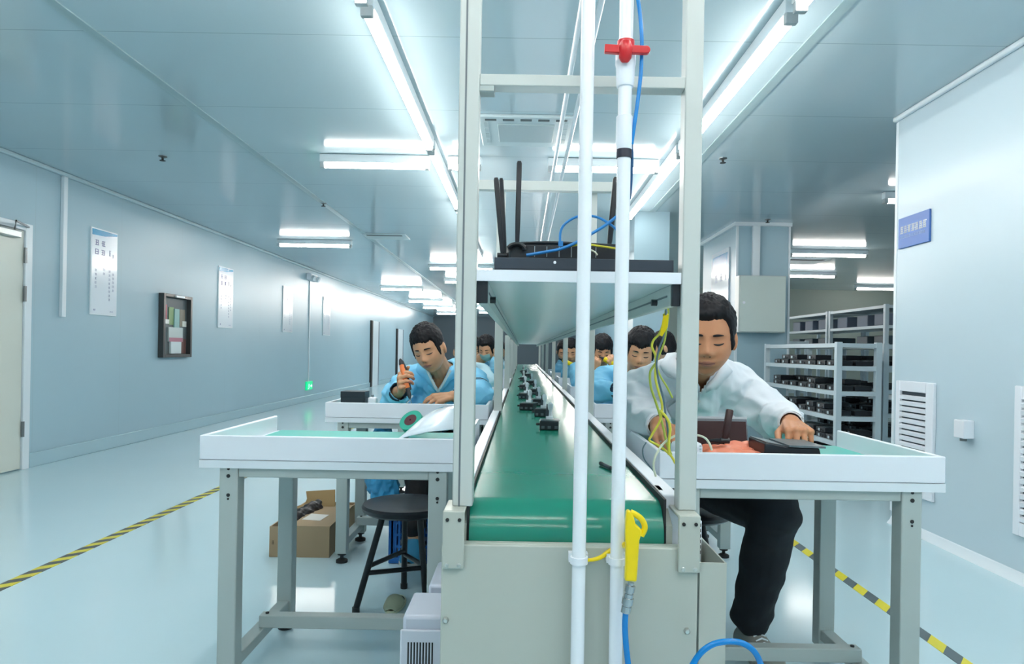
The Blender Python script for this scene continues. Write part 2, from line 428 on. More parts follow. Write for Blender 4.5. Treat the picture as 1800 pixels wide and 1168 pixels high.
t = thing('notice_case', (XL, 7.68, 0.86), 'dark wooden wall case with colourful leaflets and a white paper tag inside', 'display case')
y0, y1, z0, z1 = 7.36, 8.0, 0.86, 1.56
WOODD = mat('dark_wood_frame', (0.045, 0.05, 0.05), 0.35)
part('frame', MB().box(XL, XL + 0.06, y0, y0 + 0.04, z0, z1).box(XL, XL + 0.06, y1 - 0.04, y1, z0, z1).box(XL, XL + 0.06, y0 + 0.04, y1 - 0.04, z0, z0 + 0.035).box(XL, XL + 0.06, y0 + 0.04, y1 - 0.04, z1 - 0.035, z1), WOODD, t, 0.004)
part('backboard', rbox(XL, XL + 0.01, y0 + 0.04, y1 - 0.04, z0 + 0.035, z1 - 0.035), mat('case_back', (0.10, 0.13, 0.14), 0.5), t)
def slip(nm, a, b, c, d, col, k):
    part(nm, rbox(XL + 0.01, XL + 0.014 + k * 0.002, y0 + a * 0.64, y0 + b * 0.64, z0 + c * 0.7, z0 + d * 0.7), mat('leaflet_' + nm.split('_')[0] + str(k), col, 0.45), t)
slip('red_leaflet', 0.07, 0.24, 0.55, 0.83, (0.42, 0.07, 0.10), 0)
slip('green_leaflet', 0.30, 0.46, 0.52, 0.80, (0.18, 0.33, 0.12), 1)
slip('brown_leaflet', 0.68, 0.86, 0.50, 0.78, (0.25, 0.22, 0.17), 1)
slip('white_leaflet', 0.10, 0.30, 0.53, 0.60, (0.8, 0.82, 0.78), 3)
slip('white_leaflet', 0.76, 0.90, 0.50, 0.59, (0.8, 0.82, 0.78), 4)
slip('teal_leaflet', 0.47, 0.64, 0.46, 0.78, (0.24, 0.47, 0.46), 5)
slip('pale_leaflet', 0.28, 0.76, 0.25, 0.48, (0.52, 0.60, 0.60), 6)
slip('crimson_leaflet', 0.29, 0.75, 0.25, 0.315, (0.42, 0.15, 0.22), 7)
slip('paper_leaflet', 0.34, 0.70, 0.06, 0.25, (0.66, 0.76, 0.78), 8)
slip('rust_leaflet', 0.72, 0.90, 0.06, 0.30, (0.16, 0.07, 0.06), 2)
slip('grey_leaflet', 0.07, 0.14, 0.10, 0.45, (0.28, 0.36, 0.36), 2)
part('picture_light', rbox(XL + 0.06, XL + 0.075, y0 + 0.24, y0 + 0.42, z1 - 0.03, z1 - 0.008), TRIMM, t)

t = thing('exit_sign', (XL, 12.55, 0.22), 'small green exit sign low on the wall under the thin conduit', 'sign')
part('housing', rbox(XL, XL + 0.03, 12.40, 12.74, 0.215, 0.37), EXITG, t, 0.004)
am = MB(); X = XL + 0.031
am.obox((X, 12.52, 0.31), (0.0006, 0, 0), (0, 0.016, 0), (0, 0, 0.016)); am.obox((X, 12.52, 0.275), (0.0006, 0, 0), (0, 0.012, 0.006), (0, -0.01, 0.022)); am.obox((X, 12.50, 0.245), (0.0006, 0, 0), (0, 0.03, 0.012), (0, -0.003, 0.006))
am.prism([(X, 12.60, 0.30), (X, 12.66, 0.30), (X, 12.66, 0.325), (X, 12.71, 0.285), (X, 12.66, 0.245), (X, 12.66, 0.27), (X, 12.60, 0.27)], (0.0008, 0, 0))
part('running_figure_symbol', am, EXITW, t)
t = thing('emergency_lamp', (XL, 12.5, 2.2), 'white emergency lamp box high on the wall above the exit sign', 'lamp')
part('lamp_body', rbox(XL, XL + 0.09, 12.35, 12.75, 2.22, 2.34), WPLAST, t, 0.01)
for y in (12.40, 12.70): part('lamp_head', MB().cyl((XL + 0.09, y, 2.27), (XL + 0.13, y, 2.25), 0.045, 0.05), TRIMM, t)
solo('cable_conduit', MB().box(XL, XL + 0.018, 12.53, 12.56, 0.37, 2.22), TRIMM, (XL, 12.54, 0.37), 'thin pale conduit running down the wall to the green exit sign', 'conduit')
solo('cable_conduit', MB().box(XL, XL + 0.03, 5.78, 5.83, 1.22, CZ - 0.035), TRIMM, (XL, 5.8, 1.22), 'white conduit hanging down the wall between cream door and large poster', 'conduit', bev=0.004)

# ------------------------------------------------------------------ things on the wall of the side room
def on_wall(y0, y1, z0, z1, d=0.02): return rbox(XR - d, XR, y0, y1, z0, z1)
t = thing('room_sign', (XR, 3.93, 1.65), 'blue wall sign with one white line of characters over a smaller line', 'sign')
part('panel', on_wall(3.775, 4.085, 1.645, 1.825, 0.012), BLUESIGN, t, 0.002)
tm, tp = MB(), MB(); X = XR - 0.0125
for i in range(7): strokes(tm, (X, 4.065 - i * 0.0385, 1.728), (0, -1, 0), (0, 0, 1), 0.035, 0.047, 400 + i, 4, 1.35)
for i in range(20): strokes(tp, (X, 4.06 - i * 0.0125, 1.700), (0, -1, 0), (0, 0, 1), 0.010, 0.018, 450 + i, 2, 1.5)
part('lettering', tm, SIGNTXT, t); part('small_lettering', tp, SIGNTXT2, t)

def louver(y0, y1, z0, z1, label):
    t = thing('wall_vent', (XR, (y0 + y1) / 2, z0), label, 'vent', 'white louvred wall vents')
    b = 0.07
    part('frame', on_wall(y0, y0 + b, z0, z1).box(XR - 0.02, XR, y1 - b * 0.6, y1, z0, z1).box(XR - 0.02, XR, y0 + b, y1 - b * 0.6, z0, z0 + 0.06).box(XR - 0.02, XR, y0 + b, y1 - b * 0.6, z1 - 0.06, z1), WPLAST, t, 0.004)
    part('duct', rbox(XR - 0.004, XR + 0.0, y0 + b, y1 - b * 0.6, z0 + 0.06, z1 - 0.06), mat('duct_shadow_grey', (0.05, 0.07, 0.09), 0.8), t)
    n = int((z1 - z0 - 0.12) / 0.034)
    sl = MB()
    for i in range(n):
        z = z0 + 0.06 + 0.034 * (i + 0.5)
        sl.obox((XR - 0.012, (y0 + y1 + b * 0.4) / 2, z), (0.0075, 0, 0.003), (0, (y1 - y0 - b * 1.6) / 2, 0), (-0.0015, 0, 0.0095))
    part('slat_louvre', sl, WPLAST, t)
louver(3.70, 4.07, 0.215, 0.862, 'white louvred vent low on the wall behind the desk of the white shirted man')
louver(2.62, 3.09, 0.21, 0.88, 'white louvred vent cut by the picture edge, beyond the socket box')
t = thing('socket_box', (XR, 3.42, 0.6), 'small white square box on the wall beside the louvred vent', 'socket')
part('housing', rbox(XR - 0.055, XR, 3.385, 3.465, 0.60, 0.69), WPLAST, t, 0.004)
part('cable_gland', MB().cyl((XR - 0.03, 3.425, 0.585), (XR - 0.03, 3.425, 0.60), 0.016), STEEL, t)

# column: electric cabinet, its conduit, a notice board
t = thing('electric_cabinet', (2.55, 7.4, 1.24), 'beige steel electric cabinet on the pale column', 'cabinet')
part('box', rbox(2.325, 2.83, 7.36, 7.5, 1.24, 1.855), mat('cabinet_side', (0.58, 0.64, 0.63), 0.4), t, 0.004)
dd = part('door', rbox(2.335, 2.825, 7.345, 7.36, 1.25, 1.845), CABM, t, 0.003)
part('lock', MB().cyl((2.375, 7.345, 1.56), (2.375, 7.335, 1.56), 0.014), WPLAST, dd)
solo('cable_trunking', rbox(2.50, 2.58, 7.455, 7.5, 1.856, CZ - 0.04), TRIMM, (2.54, 7.48, 1.856), 'white trunking rising from the beige cabinet to the ceiling', 'conduit', bev=0.004)
t = thing('wall_poster', (2.34, 8.1, 1.2), 'tall white notice sheet with blue head on the column side', 'poster')
part('sheet', rbox(2.325, 2.339, 7.75, 8.45, 1.25, 2.22), POSTER, t)
part('blue_header', rbox(2.3235, 2.325, 7.80, 8.40, 2.0, 2.17), POSTERH, t)
tm = MB()
for i in range(3): strokes(tm, (2.3235, 8.3 - 0.2 * i, 1.85), (0, -1, 0), (0, 0, 1), 0.13, 0.11, 500 + i)
part('lettering', tm, POSTERT2, t)

# ------------------------------------------------------------------ ceiling fixtures
def lamp(p0, p1, label, group, z=2.37, far=False):
    p0, p1 = V((*p0, z)), V((*p1, z)); d = (p1 - p0).normalized(); c = (p0 + p1) / 2
    t = thing('tube_light', (c.x, c.y, CZ), label, 'ceiling light', group)
    s = V((d.y, -d.x, 0)); up = V((0, 0, 1))
    hb = MB(); L = (p1 - p0).length / 2
    hb.obox(c + up * 0.048, d * L, s * 0.03, up * 0.030)
    part('housing', hb, HOUS, t, 0.004)
    part('tube', MB().cyl(p0 + d * 0.035, p1 - d * 0.035, 0.021, n=12), TUBE2 if (p0.y > 10.5 and p0.x < 1.5) else TUBE, t)
    for e, k in ((p0, 1), (p1, -1)):
        m = MB(); m.obox(e + d * (k * 0.018) + up * 0.003, d * 0.016, s * 0.025, up * 0.026); part('end_cap', m, HOUSD, t, 0.004)
    return t
ordn = ['nearest', 'second', 'third', 'fourth', 'fifth', 'sixth', 'seventh', 'eighth']
for i, (a, b) in enumerate(((-1.2, 0.72), (0.78, 2.70), (2.76, 4.66), (4.72, 6.60), (6.66, 8.5), (8.56, 10.4))):
    lamp((-0.655, a), (-0.655, b), f'{ordn[i]} tube light of the long row on the poster wall side of the conveyor', 'lengthwise tube lights')
for i, (a, b) in enumerate(((-1.2, 0.72), (0.78, 2.70), (2.76, 4.66), (4.72, 6.95))):
    lamp((1.07, a), (1.07, b), f'{ordn[i]} tube light of the long row over the desks by the vent wall', 'lengthwise tube lights')
G2 = 'crosswise tube lights over the line'
lamp((-1.54, 5.13), (-0.72, 5.13), 'crosswise tube light joining the long row, beyond the first desk', G2)
lamp((-0.58, 5.13), (-0.33, 5.13), 'short crosswise tube light just beside the front post', G2)
lamp((0.17, 5.13), (1.0, 5.13), 'crosswise tube light seen behind the two white pipes', G2)
lamp((-1.62, 11.6), (-0.5, 11.6), 'crosswise tube light far down the line, nearer of the distant two', G2)
lamp((-1.62, 13.9), (-0.5, 13.9), 'crosswise tube light far down the line, farther of the distant two', G2)
lamp((0.3, 11.6), (1.4, 11.6), 'crosswise tube light far down the line beyond the white column', G2)
for i, y in enumerate((9.2, 15.8, 19.7, 22.6, 26.2)):
    lamp((-3.32, y), (-2.32, y), f'{ordn[i]} crosswise tube light over the empty walkway by the posters', 'tube lights over the walkway')
lamp((-3.4, 2.35), (-2.4, 2.35), 'added crosswise fill tube over the walkway, outside the view above the cream door', 'tube lights over the walkway')  # unseen lamp, added to light the bowed man from the walkway side
lamp((-1.85, 2.3), (-0.8, 2.3), 'added crosswise fill tube above the empty first desk, outside the view', 'crosswise tube lights over the line')  # added out of view to brighten the bowed man from the front
G5 = 'added fill tubes behind the viewer'  # fill lamps added behind the camera to light surfaces facing it
for x, w in ((-1.6, 'on the walkway side'), (0.0, 'over the end of the conveyor'), (1.5, 'on the vent wall side')):
    for y, q in ((0.2, 'nearer'), (-1.6, 'farther')):
        lamp((x - 0.3, y), (x + 0.75, y), f'{q} added crosswise fill tube behind the viewer {w}', G5)
for i, y in enumerate((16.6, 19.4, 22.2, 25.0)):  # lamps added out of sight to brighten the far end of the hall
    lamp((-1.62, y), (-0.5, y), f'{ordn[i]} of the added remote fill lights hidden by the post, walkway side', 'added remote fill tubes over the line')
    lamp((0.3, y), (1.4, y), f'{ordn[i]} of the added remote fill lights hidden by the shelf', 'added remote fill tubes over the line')
G4 = 'tube lights over the storage racks'
lamp((3.62, 9.3), (4.68, 9.3), 'tube light right of the column with the cabinet', G4)
lamp((4.3, 11.8), (5.4, 11.8), 'smaller tube light partly hidden by the column edge', G4)
lamp((6.7, 13.8), (7.8, 13.8), 'tube light farthest back over the racks', G4)
lamp((3.15, 6.0), (4.3, 6.0), 'tube light partly hidden behind the wall with the blue sign', G4)
lamp((5.6, 9.3), (6.6, 9.3), 'tube light deep in the rack room beside the outer wall', G4)
lamp((7.0, 6.5), (8.0, 6.5), 'tube light in the rack room hidden behind the side wall', G4)

t = thing('air_conditioner', (0.0, 4.48, CZ), 'square ceiling air conditioner with slots around a central grille', 'air conditioner')
a, b, c, d, z = -0.30, 0.30, 4.18, 4.78, CZ - 0.02
part('frame', rbox(a, b, c, d, z, CZ), ACW, t, 0.006)
part('grille', rbox(a + 0.12, b - 0.12, c + 0.12, d - 0.12, z - 0.008, z), ACG, t, 0.004)
for i in range(5): part('slot', rbox(a + 0.045 + i * 0.11, a + 0.115 + i * 0.11, c + 0.035, c + 0.065, z - 0.003, z), ACS, t)
for i in range(4):
    part('slot', rbox(a + 0.035, a + 0.06, c + 0.1 + i * 0.11, c + 0.18 + i * 0.11, z - 0.003, z), ACG, t)
    part('slot', rbox(b - 0.06, b - 0.035, c + 0.1 + i * 0.11, c + 0.18 + i * 0.11, z - 0.003, z), ACG, t)
t = thing('air_diffuser', (-1.75, 8.95, CZ), 'flat ceiling air outlet between the walkway light and the long row', 'air outlet')
part('frame', rbox(-2.05, -1.5, 8.6, 9.0, CZ - 0.015, CZ), ACW, t, 0.004)
part('slot', rbox(-2.0, -1.55, 8.64, 8.70, CZ - 0.018, CZ - 0.014), ACS, t)
t = thing('air_diffuser', (0.2, 12.2, CZ), 'flat ceiling air outlet far back above the router antennas', 'air outlet')
part('frame', rbox(-0.4, 0.7, 12.0, 12.6, CZ - 0.02, CZ), ACW, t, 0.004)
for i in range(5): part('slot', rbox(-0.33 + i * 0.2, -0.2 + i * 0.2, 12.05, 12.15, CZ - 0.024, CZ - 0.019), ACS, t)
t = thing('air_diffuser', (4.15, 10.4, CZ), 'round edged ceiling air outlet above the racks beyond the column light', 'air outlet')
part('frame', rbox(3.75, 4.55, 10.1, 10.7, CZ - 0.02, CZ), ACW, t, 0.004)
part('slot', rbox(3.82, 4.48, 10.16, 10.26, CZ - 0.024, CZ - 0.019), ACS, t)
for (x, y), lb in (((-2.79, 5.25), 'small dark ceiling sprinkler above the walkway near the large poster'), ((-2.02, 6.85), 'small dark sprinkler at the ceiling strip'), ((1.46, 5.05), 'flat dark ceiling sprinkler over the white shirted man'), ((2.6, 7.3), 'dark ceiling sprinkler at the head of the column')):
    t = thing('ceiling_sprinkler', (x, y, CZ), lb, 'sprinkler', 'ceiling sprinklers')
    part('rosette', MB().lathe((x, y, CZ), [(0.03, 0), (0.03, -0.006), (0.012, -0.012)], 16), STEEL, t)
    part('head', MB().lathe((x, y, CZ), [(0.008, -0.01), (0.008, -0.03), (0.022, -0.032), (0.022, -0.036)], 14), RUBBER, t)
for x, y1, lb in ((0.19, 12.0, 'thin white pipe under the ceiling, nearer the front post'), (0.255, 12.0, 'thin white pipe under the ceiling, beside its twin')):
    solo('ceiling_pipe', MB().cyl((x, 1.9, 2.22), (x, y1, 2.22), 0.012, n=12), PVC, (x, 5, 2.22), lb, 'pipe', 'thin pipes under the ceiling')

# floor tape
solo('floor_tape', rbox(-2.135, -2.075, -2.0, 9.6, 0.0, 0.002), TAPEY, (0, 0, 0), 'yellow and black twisted hazard tape along the walkway floor', 'tape')
solo('floor_tape', rbox(1.44, 1.49, 0.0, 9.6, 0.0, 0.002), TAPEB, (0, 0, 0), 'yellow and black block hazard tape on the floor by the side wall', 'tape')
# ------------------------------------------------------------------ the conveyor line
YF, YE = 1.333, 15.0
cvr = thing('assembly_conveyor', (0.1, 1.4, 0), 'long green belt assembly conveyor with pale posts and overhead shelf', 'conveyor')
RO = (-0.132, -0.092); RI = (0.310, 0.345)
bm_ = MB()
prof = [(YE, 0.70)] + [(1.40, 0.70)] + [(1.40 - 0.068 * math.sin(a), 0.632 + 0.068 * math.cos(a)) for a in [i * PI / 14 for i in range(1, 15)]] + [(YE, 0.564)]
bm_.prism([(-0.098, y, z) for y, z in prof], (0.381, 0, 0))
part('belt', bm_, BELT, cvr, ang=30)
part('bed', rbox(-0.097, 0.282, 1.6, YE, 0.575, 0.69), FRAME, cvr)
part('side_rail', rbox(-0.137, -0.1035, YF + 0.05, YE, 0.60, 0.713), WPLAST, cvr, 0.003)
part('side_rail', rbox(0.2885, 0.325, YF + 0.05, YE, 0.60, 0.713), WPLAST, cvr, 0.003)
part('belt_guard', rbox(-0.1035, -0.0985, YF + 0.01, YE, 0.62, 0.712), RUBBER, cvr)
part('belt_guard', rbox(0.2835, 0.2885, YF + 0.01, YE, 0.62, 0.712), RUBBER, cvr)
# end cheek plates beside the roller
part('cheek_plate', MB().prism([(0.2885, 1.34, 0.60), (0.2885, 1.34, 0.66), (0.2885, 1.43, 0.713), (0.2885, 1.48, 0.713), (0.2885, 1.48, 0.60)], (0.012, 0, 0)), PANELM, cvr)
part('cheek_plate', MB().prism([(-0.1155, 1.34, 0.60), (-0.1155, 1.34, 0.66), (-0.1155, 1.43, 0.713), (-0.1155, 1.48, 0.713), (-0.1155, 1.48, 0.60)], (0.012, 0, 0)), PANELM, cvr)
p = part('end_panel', MB().box(-0.147, 0.342, 1.300, 1.312, 0.03, 0.629).box(-0.147, 0.342, 1.312, 1.3305, 0.617, 0.629), PANELM, cvr, 0.003)
for x, z in ((-0.137, 0.485), (0.322, 0.472)):
    part('screw', MB().lathe((x, 1.300, z), [(0.0065, 0), (0.0065, -0.004), (0.004, -0.007)], 6, 'Y'), BOLT, p)
def bracket(x0, x1, z0, z1):
    b = part('post_bracket', MB().box(x0, x1, 1.290, 1.2995, z0, z1).box(x0, x1, 1.2995, 1.39, z1 - 0.006, z1), PANELM, cvr, 0.002)
    for x in (x0 + 0.009, x1 - 0.009):
        for z, m, r in ((z1 - 0.016, RUBBER, 0.0035), (z0 + 0.007, BOLT, 0.004)):
            part('bolt', MB().lathe((x, 1.290, z), [(r, 0), (r, -0.002), (r * 0.6, -0.003)], 10, 'Y'), m, b)
bracket(-0.145, -0.104, 0.585, 0.694); bracket(0.302, 0.343, 0.585, 0.693)
def post(x0, x1, y, z0, z1, slot=None):
    p = part('post', rbox(x0, x1, y, y + 0.04, z0, z1), POSTM, cvr, 0.0025)
    if slot is not None:
        part('slot', rbox(slot - 0.0018, slot + 0.0018, y - 0.0006, y + 0.001, z0, z1), SLOTM, p)
    return p
post(*RO, YF, 0.694, CZ - 0.02, -0.1185)
post(*RI, YF, 0.693, CZ - 0.02, None)
for i in range(1, 7):
    y = YF + 1.917 * i
    for r in (RO, RI):
        post(r[0], r[1], y, 0.0, 1.79 if i == 1 else 1.115)
part('crossbar', rbox(RO[1], RI[0], YF + 0.001, YF + 0.039, 1.518, 1.541), POSTM, cvr, 0.002)
part('crossbar_bracket', rbox(RO[1], RO[1] + 0.028, YF + 0.002, YF + 0.038, 1.508, 1.518), FRAME, cvr)
part('gantry_beam', rbox(-0.26, 0.47, 3.205, 3.25, 1.755, 1.80), POSTM, cvr, 0.002)
sh = part('overhead_shelf', rbox(RO[1] - 0.003, RI[0] - 0.001, YF + 0.012, 14.2, 1.137, 1.157), SHELFM, cvr, 0.002)
part('front_edge', rbox(RO[1] - 0.003, RI[0] - 0.001, YF + 0.004, YF + 0.012, 1.136, 1.158), WPLAST, sh)
for x0, x1 in ((RO[1], RO[1] + 0.022), (RI[0] - 0.016, RI[0])):
    r = part('shelf_rail', rbox(x0, x1, YF + 0.03, 14.2, 1.095, 1.137), POSTM, cvr, 0.002)
    part('rail_slot', rbox(x0 - 0.001 if x0 > 0.1 else x1 - 0.0005, x0 + 0.0005 if x0 > 0.1 else x1 + 0.001, YF + 0.06, 14.2, 1.114, 1.118), SLOTM, r)
    part('rail_end_cap', rbox(x0 + (0.0 if x0 > 0.1 else -0.002), x1, YF + 0.012, YF + 0.03, 1.093, 1.137), BLACK, r, 0.002)
for x in (-0.07, 0.285):
    part('shelf_bolt', MB().cyl((x, YF + 0.12, 1.107), (x + (0.012 if x < 0 else -0.012), YF + 0.12, 1.107), 0.007, n=8), BLACK, cvr)
part('cross_tie', rbox(-0.092, 0.31, 3.26, 3.28, 0.30, 0.34), FRAME, cvr)

# open cable duct beside the end panel, with a socket strip in it
t = thing('cable_duct', (0.375, 1.5, 0), 'pale open topped metal duct beside the conveyor end panel', 'cable duct')
x0, x1, y0, y1 = 0.3465, 0.398, 1.305, 1.68
part('body', MB().box(x0, x1, y0, y0 + 0.004, 0.0, 0.60).box(x1 - 0.003, x1, y0 + 0.004, y1, 0.0, 0.60).box(x0, x0 + 0.003, y0 + 0.004, y1, 0.0, 0.60).box(x0 + 0.003, x1 - 0.003, y1 - 0.004, y1, 0.0, 0.60).box(x0 + 0.003, x1 - 0.003, y0 + 0.004, y1 - 0.004, 0.45, 0.455), PANELM, t)
t = thing('socket_strip', (0.36, 1.6, 0.456), 'white socket strip with dark slots standing in the cable duct', 'socket strip')
part('housing', rbox(0.366, 0.388, 1.45, 1.475, 0.4555, 0.645), WPLAST, t, 0.002)
sm = MB()
for i in range(6): sm.box(0.369, 0.386, 1.4485, 1.45, 0.575 + i * 0.0115, 0.582 + i * 0.0115)
part('socket_slot', sm, DARK, t)

# ------------------------------------------------------------------ the two white pipes
PX1, PX2, PY = 0.112, 0.183, 1.27
t = thing('air_pipe', (PX1, PY, 0), 'plain white vertical pipe in front of the conveyor, without a valve', 'pipe', 'white vertical pipes')
part('pipe', MB().cyl((PX1, PY, 0.0), (PX1, PY, CZ), 0.0128, n=24), PVC, t)
c = part('pipe_clip', MB().lathe((PX1, PY, 0.606), [(0.0165, 0), (0.0165, 0.013), (0.013, 0.013)], 24).box(PX1 - 0.018, PX1 + 0.018, PY + 0.012, 1.2995, 0.604, 0.621), WPLAST, t)
t = thing('air_pipe', (PX2, PY, 0), 'white vertical pipe with red valve handle and black tape band', 'pipe', 'white vertical pipes')
part('pipe', MB().cyl((PX2, PY, 0.0), (PX2, PY, CZ), 0.0128, n=24), PVC, t)
part('pipe_clip', MB().lathe((PX2, PY, 0.606), [(0.0165, 0), (0.0165, 0.013), (0.013, 0.013)], 24).box(PX2 - 0.018, PX2 + 0.018, PY + 0.012, 1.2995, 0.604, 0.621), WPLAST, t)
vb = part('valve_body', MB().lathe((PX2, PY, 0), [(0.0135, 1.583), (0.0155, 1.578), (0.0155, 1.56), (0.019, 1.553), (0.019, 1.537), (0.0175, 1.53), (0.0165, 1.50), (0.0155, 1.494), (0.0135, 1.493)], 28), WPLAST, t)
part('coupling', MB().lathe((PX2, PY, 0), [(0.0135, 1.44), (0.0155, 1.438), (0.0155, 1.39), (0.0148, 1.386), (0.0148, 1.378), (0.0135, 1.376)], 28), WPLAST, t)
h = part('valve_handle', MB().lathe((PX2, PY, 0), [(0.0150, 1.564), (0.0160, 1.564), (0.0160, 1.579), (0.0150, 1.579)], 28), RED, t)
hb = MB()
hb.tube([(PX2 - 0.004, PY - 0.022, 1.568), (PX2 - 0.004, PY - 0.024, 1.556), (PX2 - 0.004, PY - 0.022, 1.538), (PX2 - 0.004, PY - 0.020, 1.531)], [0.0095, 0.013, 0.0115, 0.006], 16)
hb.obox((PX2 - 0.022, PY - 0.022, 1.5535), (0.020, 0, -0.001), (0, 0.0055, 0), (0.0002, 0, 0.0075))
hb.obox((PX2 + 0.018, PY - 0.022, 1.5535), (0.0165, 0, -0.0004), (0, 0.0055, 0), (0, 0, 0.0070))
hb.cyl((PX2 + 0.034, PY - 0.0275, 1.5532), (PX2 + 0.034, PY - 0.0165, 1.5532), 0.0072, n=16)
hb.cyl((PX2, PY - 0.02, 1.556), (PX2, PY, 1.556), 0.008, n=12)
part('grip', hb, RED, h, 0.0015)
part('tape_band', MB().lathe((PX2, PY, 0), [(0.0130, 1.361), (0.0142, 1.361), (0.0142, 1.378), (0.0130, 1.378)], 24), mat('black_tape', (0.02, 0.022, 0.04), 0.35), t)

pts = [at(1119, -30, 1.262), at(1125, 25, 1.262), at(1128, 70, 1.262), at(1127, 120, 1.262), at(1122, 170, 1.262), at(1115, 220, 1.264), at(1110, 254, 1.266)]
t = thing('air_tube', pts[-1], 'thin blue air tube hanging beside the pipe with the red valve', 'tube')
part('tube', MB().tube([at(1112, -200, 1.29)] + pts, 0.0036, 10, smooth=8), BLUEC, t)
part('tail', MB().tube([at(1110.5, 255, 1.267), at(1111, 285, 1.275), at(1109, 325, 1.285), at(1107, 350, 1.30)], 0.0028, 8, smooth=6), mat('dark_blue_tube', (0.02, 0.10, 0.24), 0.3), t)

# air gun hanging on the valve pipe
gy = 1.236
t = thing('air_blow_gun', at(1103, 960, gy), 'yellow air blow gun with chrome coupling and blue hose hanging at the pipe', 'air gun')
def gp(zx, zy, y=gy): return at(780 + zx / 3.174, 800 + zy / 3.174, y)
poly = [(1022, 314), (1040, 312), (1052, 330), (1062, 352), (1072, 390), (1092, 408), (1108, 424), (1102, 452), (1093, 480), (1090, 530), (1084, 620), (1078, 712), (1012, 707), (1017, 600), (1016, 470), (1016, 380)]
b = part('body', MB().prism([gp(*q, gy - 0.008) for q in poly], (0, 0.016, 0)), YELLOW, t, 0.003)
part('trigger', MB().tube([gp(*q) for q in ((1042, 320), (1074, 336), (1102, 358), (1119, 388), (1120, 416), (1102, 452))], 0.0055, 10, smooth=5), YELLOW, t)
part('nozzle', MB().tube([gp(1020, 500, 1.25), gp(980, 515, 1.284), gp(930, 535, 1.289), gp(880, 570, 1.285), gp(835, 585, 1.28), gp(798, 588, 1.272)], [0.006, 0.0055, 0.005, 0.0045, 0.004, 0.003], 10, smooth=5), YELLOW, t)
A, B = gp(1044, 712), gp(1015, 880)
ax = (B - A)
cp = MB()
def stack(mb, A, ax, prof, n=18): mb.tube([A + ax * h for h, r in prof], [r for h, r in prof], n)
stack(cp, A, ax, [(0, 0.006), (0.09, 0.006), (0.10, 0.0095), (0.30, 0.0095), (0.31, 0.0075), (0.36, 0.0075), (0.37, 0.0085), (0.50, 0.0085), (0.51, 0.0105), (0.72, 0.0105), (0.74, 0.008), (0.78, 0.008), (0.79, 0.009), (1.0, 0.009)])
part('coupling', cp, CHROME, t, ang=20)
hs = [gp(1015, 880), gp(1011, 950), gp(1016, 1050), gp(1028, 1160), at(1112, 1230, gy), at(1140, 1262, 1.235), at(1178, 1240, 1.228), at(1206, 1190, 1.222), at(1228, 1153, 1.22), at(1250, 1135, 1.22), at(1273, 1129, 1.22), at(1300, 1130, 1.22), at(1322, 1142, 1.22), at(1336, 1165, 1.225), at(1348, 1210, 1.24), at(1352, 1300, 1.26), at(1352, 1500, 1.30)]
part('hose', MB().tube(hs, 0.0054, 12, smooth=8), BLUEC, t)

# ------------------------------------------------------------------ desks
def desk(x0, x1, y0, depth, label, front=True, d0=True):
    """a work desk: raised lips on three sides, green mat, steel frame"""
    y1 = y0 + depth
    t = thing('work_desk', ((x0 + x1) / 2, y0 + depth / 2, 0), label, 'desk', 'work desks along the conveyor')
    bv = 0.003 if front else 0
    part('tabletop', rbox(x0 + 0.013, x1 - 0.013, y0 + 0.013, y1, 0.665, 0.692), WHITE, t)
    fl = part('front_lip', rbox(x0, x1, y0, y0 + 0.0125, 0.678, 0.747), WHITE, t, bv)
    part('edge_band', rbox(x0, x1, y0 - 0.0008, y0 + 0.0125, 0.655, 0.677), mat('edge_band_white', (0.74, 0.80, 0.85), 0.35), t)
    part('side_lip', rbox(x0, x0 + 0.0125, y0 + 0.013, y1, 0.655, 0.747), WHITE, t, bv)
    part('side_lip', rbox(x1 - 0.0125, x1, y0 + 0.013, y1, 0.655, 0.747), WHITE, t, bv)
    part('desk_mat', rbox(x0 + 0.03, x1 - 0.02, y0 + 0.02, y1 - 0.005, 0.692, 0.695), MAT_G, t)
    lx = (x0 + 0.055, x1 - 0.055 - 0.052); ly = (y0 + 0.006, y1 - 0.10)
    part('apron', rbox(lx[0] + 0.052, lx[1], ly[0] + 0.004, ly[0] + 0.044, 0.628, 0.664), FRAME, t, bv)
    part('apron', rbox(lx[0] + 0.052, lx[1], ly[1] + 0.004, ly[1] + 0.044, 0.628, 0.664), FRAME, t, bv)
    for x in lx:
        for k, y in enumerate(ly):
            l = part('leg', rbox(x, x + 0.052, y, y + 0.05, 0.045, 0.664), FRAME, t, bv)
            part('levelling_foot', MB().lathe((x + 0.026, y + 0.025, 0), [(0.027, 0.001), (0.027, 0.012), (0.016, 0.018), (0.008, 0.02), (0.008, 0.034), (0.02, 0.036), (0.02, 0.045)], 18), RUBBER, l)
            if k == 0 and front:
                for z, r in ((0.652, 0.004), (0.632, 0.0055), (0.578, 0.005), (0.567, 0.003)):
                    part('bolt_hole', MB().lathe((x + 0.026, y, z), [(r, 0), (r, -0.0015), (r * 0.5, -0.002)], 10, 'Y'), RUBBER, l)
        part('side_rail', rbox(x + 0.006, x + 0.046, ly[0] + 0.05, ly[1], 0.072, 0.106), FRAME, t, bv)
    ym = (ly[0] + ly[1]) / 2 + (0.0 if depth > 0.5 else 0.10)
    s = part('stretcher', rbox(x0 + 0.085, x1 - 0.085, ym - 0.005, ym + 0.035, 0.107, 0.147), FRAME, t, bv)
    for x in (x0 + 0.105, x1 - 0.105):
        part('bolt', MB().cyl((x, ym + 0.015, 0.147), (x, ym + 0.015, 0.151), 0.006, n=8), RUBBER, s)
    return t
